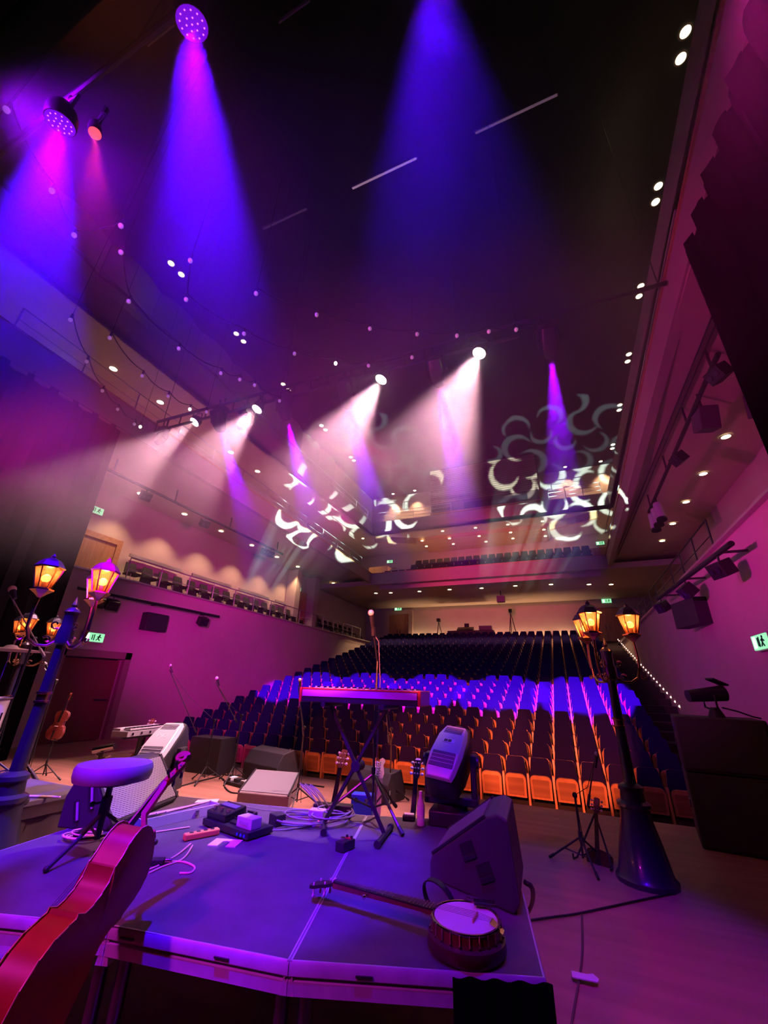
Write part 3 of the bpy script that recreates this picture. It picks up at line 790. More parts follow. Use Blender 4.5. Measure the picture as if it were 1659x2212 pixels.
def mover(loc, aim, label, sc=1.0, hang=True, lensmat=None, color=None, power=0, deg=20, blend=0.1, rz=0.0, shell=M_BLACKP, srad=0.04, group=None, gobo=None, text=None):
    """moving head: base, two-armed yoke, tapered head; hangs from or stands on its base at loc"""
    loc = Vector(loc)
    t = thing('moving_head', label, 'moving light', loc, rz, group)
    up = -1 if hang else 1
    L = lambda v: Vector((v[0] * sc, v[1] * sc, v[2] * sc * up))
    MB().box(L((0, 0, 0.055)), (0.36 * sc, 0.30 * sc, 0.11 * sc)).build('base', M_BLACKP, t, True, 0.012)
    if hang: [MB().cyl((q_ * sc, 0, 0), (q_ * sc, 0, 0.30), 0.02, n=8).build('clamp', M_BLACK, t) for q_ in (-0.1, 0.1)]
    MB().cyl(L((0, 0, 0.11)), L((0, 0, 0.15)), 0.13 * sc, n=18).build('turntable', M_BLACK, t)
    y = MB().box(L((0, 0, 0.175)), (0.46 * sc, 0.17 * sc, 0.06 * sc)).build('yoke_bridge', M_BLACKP, t, True, 0.01)
    for s in (-1, 1):
        q = [L((s * 0.225, dy, z)) for dy, z in ((-0.085, 0.16), (0.085, 0.16), (0.07, 0.52), (-0.07, 0.52))]
        q2 = [v + Vector((-s * 0.05 * sc, 0, 0)) for v in q]
        MB().quads(q, q2).build('yoke_arm', M_BLACKP, t, True, 0.01)
        MB().cyl(L((s * 0.22, 0, 0.46)), L((s * 0.245, 0, 0.46)), 0.05 * sc, n=14).build('pivot_cap', M_STEEL, t)
    piv = L((0, 0, 0.46))
    Rz = Matrix.Rotation(-rz, 3, 'Z')
    d = (Rz @ (Vector(aim) - (loc + Matrix.Rotation(rz, 3, 'Z') @ piv))).normalized()
    x = Vector((1, 0, 0)); x = (x - d * x.dot(d)).normalized(); yv = d.cross(x)
    R = Matrix((x, yv, d)).transposed()          # local z = beam
    def ringrect(z, wx, wy, n=5, r=0.35):
        ring = []
        for cx, cy, a0 in ((1, 1, 0), (-1, 1, 1), (-1, -1, 2), (1, -1, 3)):
            for i in range(n):
                a = PI / 2 * (a0 + i / (n - 1))
                rr = min(wx, wy) * r
                ring.append(piv + R @ Vector((cx * (wx - rr) + rr * math.cos(a), cy * (wy - rr) + rr * math.sin(a), z)) * sc)
        return ring
    prof = ((-0.31, 0.10, 0.10), (-0.29, 0.13, 0.125), (-0.12, 0.155, 0.15), (0.05, 0.155, 0.15), (0.22, 0.135, 0.13), (0.30, 0.11, 0.11))
    h = MB().loft([ringrect(*p) for p in prof]).build('head', M_BLACKP, t)
    MB().lathe([(0.10 * sc, 0.29 * sc), (0.105 * sc, 0.33 * sc), (0.09 * sc, 0.33 * sc), (0.088 * sc, 0.305 * sc)], 20, piv, R).build('lens_ring', M_BLACK, h)
    MB().lathe([(0.086 * sc, 0.302 * sc), (0.086 * sc, 0.307 * sc)], 20, piv, R).build('lens', lensmat or M_GLASSD, h)
    # light-coloured cover shell on the upper side of the head with two vents
    sy = -1 if (R @ Vector((0, 1, 0))).z < 0 else 1
    if shell is not M_BLACKP:
        def sh(z, wx, wy, th): return [piv + R @ Vector((sx * wx, sy * (wy + e), z)) * sc for sx, e in ((-1, 0), (1, 0), (0.82, th), (-0.82, th))]
        cvr = MB().loft([sh(-0.33, 0.115, 0.095, 0.035), sh(-0.27, 0.135, 0.115, 0.045), sh(-0.10, 0.15, 0.135, 0.05), sh(0.10, 0.14, 0.135, 0.05), sh(0.24, 0.11, 0.115, 0.045), sh(0.29, 0.085, 0.09, 0.03)])
        cv = cvr.build('cover', shell, h, True, 0.006)
        for z0, z1, wv in ((-0.26, -0.12, 0.105), (0.10, 0.21, 0.085)):
            ee = 0.052
            o1 = 0.115 + 0.045 + 0.004 if z0 < 0 else 0.135 + 0.05 - 0.004
            o2 = 0.135 + 0.05 + 0.004 if z0 < 0 else 0.115 + 0.05 + 0.002
            vn = MB().quads([piv + R @ Vector((a * wv, sy * (o1 - 0.01), z0)) * sc for a in (-1, 1)] + [piv + R @ Vector((a * wv * 0.95, sy * (o2 - 0.01), z1)) * sc for a in (1, -1)],
                            [piv + R @ Vector((a * wv, sy * (o1 + 0.003), z0)) * sc for a in (-1, 1)] + [piv + R @ Vector((a * wv * 0.95, sy * (o2 + 0.003), z1)) * sc for a in (1, -1)])
            vn.build('vent', mat('vent_dark', (0.10, 0.10, 0.12), 0.5), cv, False)
            for q in range(1, 8):
                zq = z0 + (z1 - z0) * q / 8; oq = o1 + (o2 - o1) * q / 8 + 0.005
                MB().box(piv + R @ Vector((0, sy * oq, zq)) * sc, (wv * 1.9 * sc, 0.004 * sc, 0.006 * sc), R).build('vent_bar', M_GREY, cv, False) if q % 2 == 0 else None
        lz = -0.01
        if text:
            fc = bpy.data.curves.new('text', 'FONT'); fc.body = text; fc.size = 0.075 * sc; fc.extrude = 0.001; fc.align_x = 'CENTER'
            fo_ = bpy.data.objects.new('text', fc); COL.objects.link(fo_)
            me = bpy.data.meshes.new_from_object(fo_.evaluated_get(bpy.context.evaluated_depsgraph_get()))
            bpy.data.objects.remove(fo_)
            lo = bpy.data.objects.new('lettering', me); COL.objects.link(lo); me.materials.append(M_PAPER)
            xa = -x if sy > 0 else x
            nrm = yv * sy; ydir = nrm.cross(xa)
            lo.parent = cv
            lo.matrix_local = Matrix.Translation(piv + R @ Vector((0, sy * 0.1875, 0.0)) * sc) @ Matrix((xa, ydir, nrm)).transposed().to_4x4()
        else:
            MB().box(piv + R @ Vector((0, sy * 0.186, 0.02)) * sc, (0.11 * sc, 0.004 * sc, 0.05 * sc), R).build('label_plate', M_PAPER, cv, False)
            for q in (-1, 0.2):
                MB().box(piv + R @ Vector((q * 0.03, sy * 0.1885, 0.02)) * sc, (0.03 * sc, 0.003 * sc, 0.028 * sc), R).build('label_mark', M_STEEL, cv, False)
    if power:
        fr = piv + d * 0.34 * sc
        if gobo:
            gobo(t, piv, d, R, sc, h)
        spot(fr, fr + d * 5, color, power, deg, blend, srad, t)
    return t
M_GLASSD = mat('dark_lens', (0.03, 0.03, 0.05), 0.1)
for i, (loc, aim) in enumerate((((-8.294, 6.900, 8.999), (-11.0, 16.6, 1.2)), ((-5.993, 6.900, 8.824), (-8.2, 16.7, 1.2)), ((-4.127, 6.900, 8.678), (-5.2, 16.7, 1.2)), ((-1.813, 6.900, 8.650), (-2.3, 16.7, 1.2)), ((0.556, 6.900, 8.669), (0.4, 16.7, 1.2)))):
    mover(loc, aim, 'black moving head hanging from the truss with a violet beam, %s from the left' % ORD[i], 1.0, True, M_LEDV, VIOLETM, 56000, 17.5, 0.12, srad=0.05, group='violet moving heads on the truss')
for i, (u, loc) in enumerate(((0, (-10.538, 6.900, 8.822)), (1, (-7.320, 6.900, 8.571)))):
    mover(loc, (loc[0] + 1.0, 4.0, 2.0), 'unlit black moving head on the left part of the truss, %s' % ('nearer the drape', 'nearer the hall centre')[i], 0.8, True, group='unlit moving heads on the truss')
# pierced swirl plate that the two floor-standing heads project through
def swirl_set(seed):
    rnd = random.Random(seed); out = []
    for k in range(26):
        a = k * 2.399; rr = 0.90 * math.sqrt((k + 0.9) / 26.5)
        R_ = 0.125 + 0.07 * rnd.random()
        th = rnd.random() * 2 * PI; f = 0.80 + 0.08 * rnd.random()
        cx, cy = rr * math.cos(a), rr * math.sin(a)
        out.append((cx, cy, R_, cx + R_ * 0.27 * math.cos(th), cy + R_ * 0.27 * math.sin(th), R_ * f))
    return out
def gobo_plate(seed, half=11.5):
    def fn(t, piv, d, R, sc, h):
        sw = swirl_set(seed); N = 230
        dist = 0.06; rad = dist * math.tan(D1(half)); o = piv + d * (0.34 * sc + dist)
        vs = []; fs = []
        for j in range(N + 1):
            for i in range(N + 1):
                u, v = -1 + 2 * i / N, -1 + 2 * j / N
                vs.append(o + R @ Vector((u * rad, v * rad, 0)))
        for j in range(N):
            for i in range(N):
                u, v = -1 + 2 * (i + .5) / N, -1 + 2 * (j + .5) / N
                hole = any((u - a) ** 2 + (v - b) ** 2 < r * r and (u - a2) ** 2 + (v - b2) ** 2 > r2 * r2 for a, b, r, a2, b2, r2 in sw)
                if not hole: fs.append((j * (N + 1) + i, j * (N + 1) + i + 1, (j + 1) * (N + 1) + i + 1, (j + 1) * (N + 1) + i))
        MB().add(vs, fs).build('gobo_plate', M_BLACK, h, False)
        MB().lathe([(rad * 1.5, 0.32 * sc), (rad * 1.5, 0.34 * sc + dist + 0.004), (rad * 1.02, 0.34 * sc + dist + 0.004), (rad * 1.02, 0.34 * sc + dist - 0.004), (rad * 1.45, 0.34 * sc + dist - 0.004), (rad * 1.45, 0.32 * sc)], 20, piv, R).build('gobo_holder', M_BLACK, h)
    return fn
D1 = math.radians
ICE = (0.66, 1.0, 0.98)
mover((-1.06, 4.12, 0.6), (1.461, 25.500, 14.947), 'silver-topped moving head on the right back of the riser aiming into the hall', 1.0, False, M_GLASSD, ICE, 110000, 24, 0.05, 0.10, M_SILVER, 0.0002, 'floor moving heads', gobo_plate(3))
mover((-4.72, 4.25, 0.28), (-11.368, 22.000, 14.447), 'silver-topped moving head behind the stool and wedge at the left', 1.18, False, M_GLASSD, ICE, 110000, 28, 0.05, 0.35, M_SILVER, 0.0002, 'floor moving heads', gobo_plate(3, 13.0), 'P12')
_c = thing('flight_case', 'low black case under the left floor moving head', 'case', (-4.72, 4.25, 0))
MB().box((0, 0, 0.135), (0.62, 0.55, 0.26)).build('case', M_BLACK, _c, False, 0.01)
MB().box((0, 0, 0.272), (0.64, 0.57, 0.014)).build('lid_edge', M_STEEL, _c, False)

# ================================================================== stage risers
ZR = 0.6
def deck(label, c, slots=(), flush=()):
    """stage deck: corners front-left, front-right, back-right, back-left"""
    o = Vector(((c[0][0] + c[2][0]) / 2, (c[0][1] + c[2][1]) / 2, 0))
    P = [Vector((x, y, 0)) - o for x, y in c]
    t = thing('stage_deck', label, 'stage riser', o, 0, 'decks of the performance riser')
    cen = sum(P, Vector()) / 4
    ins = [p + (cen - p).normalized() * (0.0005 if any(k in (i, (i - 1) % 4) for k in flush) else 0.011) for i, p in enumerate(P)]
    MB().quads([v + Vector((0, 0, ZR - 0.03)) for v in ins], [v + Vector((0, 0, ZR)) for v in ins]).build('deck_top', M_DECK, t, False)
    for i in range(4):
        a, b = P[i], P[(i + 1) % 4]
        d = (b - a).normalized(); n = Vector((d.y, -d.x, 0))
        i0, i1 = a - n * 0.001 + d * 0.002, b - n * 0.001 - d * 0.002
        prof = [(0.0, -0.105), (0.0, -0.062), (-0.012, -0.056), (-0.012, -0.050), (0.004, -0.044), (0.004, -0.012), (-0.003, 0.001), (-0.009, 0.001), (-0.012, -0.02), (-0.03, -0.105)]
        MB().loft([[q + n * u + Vector((0, 0, ZR + z - (0.033 if i in flush else 0))) for u, z in prof] for q in (i0, i1)]).build('edge_rail', M_ALU, t, True)
        if i == 0:
            for u in slots:
                p = i0 + (i1 - i0) * u + n * 0.004 + Vector((0, 0, ZR - 0.03))
                MB().beam(p - d * 0.035, p + d * 0.035, 0.014, 0.006).build('slot', M_BLACK, t, False)
    for i in range(4):
        p = P[i] + (cen - P[i]).normalized() * 0.12
        MB().cyl(p, p + Vector((0, 0, ZR - 0.05)), 0.03, n=10).build('leg', M_STEEL, t)
    return t
A0, A1, A2, A3 = (-3.45, 1.38), (-2.10, 1.80), (-1.21, 1.95), (-0.235, 2.31)
C0, C1, C2, C3 = (-3.78, 3.62), (-2.72, 3.80), (-1.80, 3.97), (-0.66, 4.40)
deck('left stage deck under the stool and the round-backed wedge monitor', (A0, A1, C1, C0), (0.4, 0.75), (1,))
deck('middle stage deck under the pedalboard and the cello neck', (A1, A2, C2, C1), (0.12, 0.66), (3,))
deck('right stage deck under the banjo and the large wedge monitor', (A2, A3, C3, C2), (0.30,))
# black skirt cloth hung over the right end of the front rail
b = MB(); N = 24; vs = []; fs = []
sa, sb_ = Vector((-0.58, 2.165, 0)), Vector((-0.215, 2.295, 0))
nn = Vector((0.34, -0.94, 0))
for i in range(N + 1):
    p = sa.lerp(sb_, i / N) + nn * (0.016 + 0.010 * math.sin(i * 1.05))
    for zz, e in ((0.603, 0.0), (0.005, 0.02)):
        vs += [p + nn * e + Vector((0, 0, zz)), p + nn * (e + 0.008) + Vector((0, 0, zz))]
for i in range(N):
    a = 4 * i; c = a + 4
    fs += [(a, c, c + 2, a + 2), (a + 1, a + 3, c + 3, c + 1), (a, a + 1, c + 1, c), (a + 2, c + 2, c + 3, a + 3)]
fs += [(0, 2, 3, 1), (4 * N, 4 * N + 1, 4 * N + 3, 4 * N + 2)]
tag(b.add(vs, fs).build('riser_skirt', M_DRAPE), 'black skirt cloth hanging from the front right corner of the riser', 'skirt')
# side riser for the drums
def side_riser():
    t = thing('drum_riser', 'low black drum riser left of the lamp post, seen at the left edge', 'stage riser', (-5.75, 2.35, 0))
    MB().box((0, 0, ZR - 0.02), (2.2, 2.05, 0.04)).build('deck_top', M_DECK, t, False, 0.004)
    MB().box((0, 0, ZR - 0.09), (2.16, 2.01, 0.10)).build('edge_frame', M_STEEL, t, False)
    b = MB(); ring = []
    for i in range(96):
        u = i / 96 * 4
        k = int(u); f = u - k
        pts = [(-1.06, -0.98), (1.06, -0.98), (1.06, 0.98), (-1.06, 0.98), (-1.06, -0.98)]
        x = pts[k][0] + (pts[k + 1][0] - pts[k][0]) * f; y = pts[k][1] + (pts[k + 1][1] - pts[k][1]) * f
        wv = 1 + 0.012 * math.sin(i * 1.7)
        ring.append((x * wv, y * wv))
    b.quads([(x, y, 0.003) for x, y in ring], [(x, y, 0.47) for x, y in ring])
    b.build('skirt', mat('brown_black_cloth', (0.035, 0.022, 0.022), 0.95), t)
side_riser()

# ================================================================== lamp posts
def lamp_post(x, y, hub, joint, collar, angs, label, sc=1.0, lean=(0, 0), power=9.0, rz=0.0):
    t = thing('street_lamp', label, 'lamp post', (x, y, 0), rz, 'ornate lamp posts')
    lx, ly = lean
    def at(z): return Vector((lx * z, ly * z, z))
    pr = [(0.27, 0), (0.27, 0.04), (0.24, 0.07), (0.19, collar * 0.45), (0.145, collar * 0.70), (0.135, collar * 0.84), (0.155, collar * 0.86), (0.155, collar * 0.90), (0.115, collar * 0.93), (0.105, collar * 1.04), (0.12, collar * 1.06), (0.115, collar * 1.10), (0.07, collar * 1.14)]
    MB().lathe(pr, 16).build('pedestal', M_LAMPP, t)
    MB().loft([MB().ring(at(z), Matrix.Identity(3), r, 10) for z, r in ((collar + 0.0, 0.062), (joint, 0.048), (hub - 0.2, 0.042))]).build('pole', M_LAMPP, t)
    b = MB().lathe([(0.05, -0.05), (0.062, -0.045), (0.062, -0.03), (0.052, -0.025), (0.052, 0.025), (0.062, 0.03), (0.062, 0.045), (0.05, 0.05)], 14, at(joint))
    b.build('joint_collar', M_LAMPB, t)
    MB().lathe([(0.042, -0.24), (0.07, -0.22), (0.07, -0.10), (0.058, -0.06), (0.058, 0.06), (0.07, 0.08), (0.05, 0.11), (0.02, 0.13), (0.028, 0.15), (0.02, 0.175), (0.006, 0.22), (0.001, 0.24)], 12, at(hub)).build('hub', M_LAMPP, t)
    R0 = 0.30
    for a in angs:
        d = Vector((math.cos(a), math.sin(a), 0)); o = at(hub)
        z = Vector((0, 0, 1))
        arm = [o + d * r + z * h for r, h in ((0.05, -0.20), (0.12, -0.25), (0.20, -0.25), (0.27, -0.20), (0.305, -0.10), (0.31, 0.05), (0.30, 0.19))]
        am = MB().tube(arm, 0.014, 7)
        for cx, cz, rr, st in ((0.13, -0.20, 0.04, 0.5), (0.34, -0.19, 0.035, 2.6), (0.10, -0.05, 0.045, 4.0)):
            am.tube([o + d * (cx + (rr - 0.0045 * i) * math.cos(st + i * 0.75)) + z * (cz + (rr - 0.0045 * i) * math.sin(st + i * 0.75)) for i in range(8)], 0.010, 5)
        am.build('arm', M_LAMPB, t)
        c = o + d * R0 + z * 0.17
        # lantern: base cup, six tapering posts and panes, bell roof, finial
        ph = a / (2 * PI) * 6
        rl, ru, z0, z1 = 0.066, 0.118, 0.10, 0.31
        ln = MB().lathe([(0.012, 0.01), (0.03, 0.03), (0.05, 0.05), (0.098, 0.085), (0.098, 0.098), (0.07, 0.10)], 6, c, None, ph)
        ring0 = ln.ring(c + z * z0, Matrix.Identity(3), rl, 6, ph); ring1 = ln.ring(c + z * z1, Matrix.Identity(3), ru, 6, ph)
        for i in range(6):
            ln.beam(ring0[i], ring1[i], 0.010, 0.010)
            ln.beam(ring1[i], ring1[(i + 1) % 6], 0.010, 0.012)
            ln.beam(ring0[i], ring0[(i + 1) % 6], 0.010, 0.012)
        lo = ln.build('lantern', M_LAMPB, t, False)
        MB().lathe([(0.128, 0.305), (0.134, 0.318), (0.118, 0.335), (0.10, 0.365), (0.07, 0.395), (0.035, 0.41), (0.022, 0.414), (0.026, 0.43), (0.012, 0.445), (0.004, 0.46)], 6, c, None, ph).build('roof', M_LAMPP, lo, True)
        for i in range(6):
            j = (i + 1) % 6
            q = [ring0[i], ring0[j], ring1[j], ring1[i]]
            cc = c + z * 0.2
            MB().quads([p.lerp(cc, 0.03) for p in q], [p.lerp(cc, 0.05) for p in q]).build('pane', M_GLASSO, lo, False)
        bb = MB().sph(c + z * 0.205, 0.040, 12)
        bb.build('bulb', M_BULB, lo)
        MB().cyl(c + z * 0.10, c + z * 0.168, 0.02, n=10).build('bulb_holder', M_PAPER, lo)
        point(c + z * 0.262, (1.0, 0.42, 0.12), power, 0.03, t)
    return t
D2 = math.radians
lamp_post(-4.52, 2.55, 2.17, 1.47, 0.78, [D2(243), D2(3), D2(120)], 'ornate three-lantern lamp post beside the drum riser, purple-lit, nearest of the three', 1, (-0.005, 0.02))
lamp_post(0.46, 5.60, 2.03, 1.37, 0.71, [D2(0), D2(125), D2(245)], 'ornate three-lantern lamp post at the right front of the stage')
lamp_post(-8.6, 4.35, 2.06, 1.3, 0.62, [D2(185), D2(320), D2(70)], 'dim ornate lamp post far left behind the cymbal', 1, power=4)

# ================================================================== furniture and monitors on the riser
def stool():
    x, y = -3.04, 2.35
    t = thing('round_stool', 'round padded stool with purple-lit cushion in front of the wedge monitor', 'stool', (x, y, ZR))
    MB().lathe([(0.20, 0.395), (0.235, 0.40), (0.245, 0.43), (0.245, 0.475), (0.232, 0.497), (0.18, 0.505), (0.0, 0.508)], 36).build('cushion', mat('stool_cover', (0.26, 0.24, 0.30), 0.55), t)
    MB().lathe([(0.05, 0.36), (0.14, 0.375), (0.19, 0.39), (0.19, 0.397)], 16).build('seat_plate', M_BLACK, t)
    MB().cyl((0, 0, 0.06), (0, 0, 0.37), 0.02, n=10).build('stem', M_BLACK, t)
    MB().cyl((0, 0, 0.2), (0, 0, 0.30), 0.034, n=10).build('height_sleeve', M_BLACK, t)
    MB().cyl((0, 0, 0.27), (-0.09, -0.03, 0.25), 0.008, n=6).sph((-0.09, -0.03, 0.25), 0.018, 8).build('height_knob', M_BLACK, t)
    for a in (-75, 45, 165):
        d = Vector((math.cos(D2(a)), math.sin(D2(a)), 0))
        lg = MB().tube([Vector((0, 0, 0.20)) + d * 0.02, d * 0.18 + Vector((0, 0, 0.10)), d * 0.36 + Vector((0, 0, 0.015))], 0.012, 7).build('leg', M_BLACK, t)
        MB().sph(d * 0.36 + Vector((0, 0, 0.016)), 0.018, 8).build('rubber_foot', M_BLACK, lg)
        MB().cyl(d * 0.17 + Vector((0, 0, 0.105)), Vector((0, 0, 0.07)), 0.008, n=6).build('brace', M_BLACK, t)
stool()

def wedge(name, label, p0, sdir, wdir, width, prof, gi, baffle, grille=M_GRILLE, slots=(), body=M_TEXBLK, z=ZR, lipm=None):
    """floor monitor: side profile prof (s, z) drawn along sdir from p0, extruded along wdir; edge gi carries the grille"""
    o = Vector((p0[0], p0[1], z)); s = Vector((*sdir, 0)).normalized(); wv = Vector((*wdir, 0)).normalized()
    t = thing(name, label, 'stage monitor', o)
    Zv = Vector((0, 0, 1))
    def P(a, h, k): return s * a + Zv * h + wv * k
    MB().quads([P(a, h, 0) for a, h in prof], [P(a, h, width) for a, h in prof]).build('cabinet', body, t, False, 0.012)
    a, b = Vector(prof[gi]), Vector(prof[(gi + 1) % len(prof)])
    e = (b - a); nrm = Vector((e.y, -e.x)); cen = Vector((sum(p[0] for p in prof) / len(prof), sum(p[1] for p in prof) / len(prof)))
    if nrm.dot((a + b) / 2 - cen) < 0: nrm = -nrm
    nrm.normalize()
    g0, g1 = a + e * 0.05, a + e * 0.95
    lo = [P(g.x, g.y, k) for g, k in ((g0, 0.03), (g0, width - 0.03), (g1, width - 0.03), (g1, 0.03))]
    off = P(nrm.x, nrm.y, 0)
    MB().quads([v - off * 0.004 for v in lo], [v + off * 0.008 for v in lo]).build('grille', grille, t, False)
    bd = MB()
    bd.quads([P(a.x, a.y, k) - off * 0.0 for k in (0.0, 0.028)] + [P(b.x, b.y, k) for k in (0.028, 0.0)], [P(a.x, a.y, k) + off * 0.012 for k in (0.0, 0.028)] + [P(b.x, b.y, k) + off * 0.012 for k in (0.028, 0.0)])
    bd.quads([P(a.x, a.y, k) for k in (width - 0.028, width)] + [P(b.x, b.y, k) for k in (width, width - 0.028)], [P(a.x, a.y, k) + off * 0.012 for k in (width - 0.028, width)] + [P(b.x, b.y, k) + off * 0.012 for k in (width, width - 0.028)])
    bd.build('grille_rim', M_BLACKP, t, False)
    for i, (ca, ch, la, lh, ang, kind) in enumerate(slots):
        R = Matrix.Rotation(ang, 2)
        q = [Vector((ca, ch)) + R @ Vector((u * la, v * lh)) for u, v in ((-.5, -.5), (.5, -.5), (.5, .5), (-.5, .5))]
        h = MB().quads([P(v.x, v.y, -0.002) for v in q], [P(v.x, v.y, 0.012) for v in q]).build('handle_recess', M_BLACK, t, False)
        q2 = [Vector((ca, ch)) + R @ (Vector((u * la * 0.34 + la * 0.25, v * lh * 0.86)) if lh > 1.5 * la else Vector((u * la * 0.9, v * lh * 0.28 - lh * 0.30))) for u, v in ((-.5, -.5), (.5, -.5), (.5, .5), (-.5, .5))]
        MB().quads([P(v.x, v.y, -0.012) for v in q2], [P(v.x, v.y, -0.001) for v in q2]).build('recess_lip', lipm or M_BLACKP, h, False, 0.002)
    return t
# left wedge: side with two slots faces the camera, grille faces the middle of the riser
wedge('wedge_monitor', 'grey-grilled wedge monitor behind the round stool', (-3.70, 2.50), (0.93, 0.30), (-0.28, 0.96), 0.86,
      [(0, 0), (0.40, 0), (0.43, 0.04), (0.17, 0.38), (0.08, 0.40), (0.0, 0.20)], 2, None,
      slots=((0.215, 0.20, 0.05, 0.17, 0.30, 0), (0.125, 0.11, 0.05, 0.14, 0.30, 0)), lipm=M_GREY)  # grey lips carry overhead light on the slot edges in their colour
_g = bpy.data.objects['wedge_monitor']
# right wedge: near side with two recesses faces the camera
wedge('wedge_monitor', 'large dark wedge monitor at the right end of the riser behind the banjo', (-0.92, 2.985), (0.92, -0.40), (-0.06, 1.0), 0.52,
      [(0, 0), (0.56, 0), (0.60, 0.05), (0.56, 0.40), (0.50, 0.415), (0.42, 0.385), (0.02, 0.12), (0.0, 0.07)], 5, None,
      grille=mat('grille_cloth_purple', (0.13, 0.12, 0.15), 0.6), slots=((0.29, 0.20, 0.10, 0.085, 0.45, 0), (0.40, 0.13, 0.10, 0.085, 0.45, 0)), body=mat('wedge_paint', (0.055, 0.05, 0.065), 0.5, bump=0.2, bscale=180))
# black wedges at the lip of the stage, and a pale-topped one on the floor
wedge('wedge_monitor', 'black wedge monitor at the front lip of the stage behind the grey pedal wedge', (-5.75, 7.05), (0.25, 0.97), (0.97, -0.25), 0.95,
      [(0, 0), (0.5, 0), (0.55, 0.10), (0.36, 0.55), (0.12, 0.50), (0, 0.3)], 2, None, grille=M_GRILLED, z=0)
wedge('wedge_monitor', 'black square monitor cabinet at the left front lip of the stage', (-7.2, 7.1), (0, 1), (1, 0), 0.8,
      [(0, 0), (0.45, 0), (0.5, 0.1), (0.4, 0.62), (0.0, 0.62)], 2, None, grille=M_GRILLED, z=0)
wedge('wedge_monitor', 'low black wedge monitor behind the keyboard stand legs', (-3.55, 7.0), (0.2, 0.98), (0.98, -0.2), 0.8,
      [(0, 0), (0.5, 0), (0.52, 0.08), (0.38, 0.42), (0.1, 0.40), (0, 0.25)], 2, None, grille=M_GRILLED, z=0)
wedge('wedge_monitor', 'pale grey-topped wedge monitor on the stage floor beyond the riser', (-4.72, 5.75), (-0.42, 0.9), (0.95, 0.18), 0.82,
      [(0, 0), (0.95, 0), (0.95, 0.30), (0.0, 0.16)], 2, None, grille=mat('grey_grille', (0.20, 0.19, 0.22), 0.6), body=mat('wedge_pale_edge', (0.24, 0.18, 0.18), 0.5), z=0)

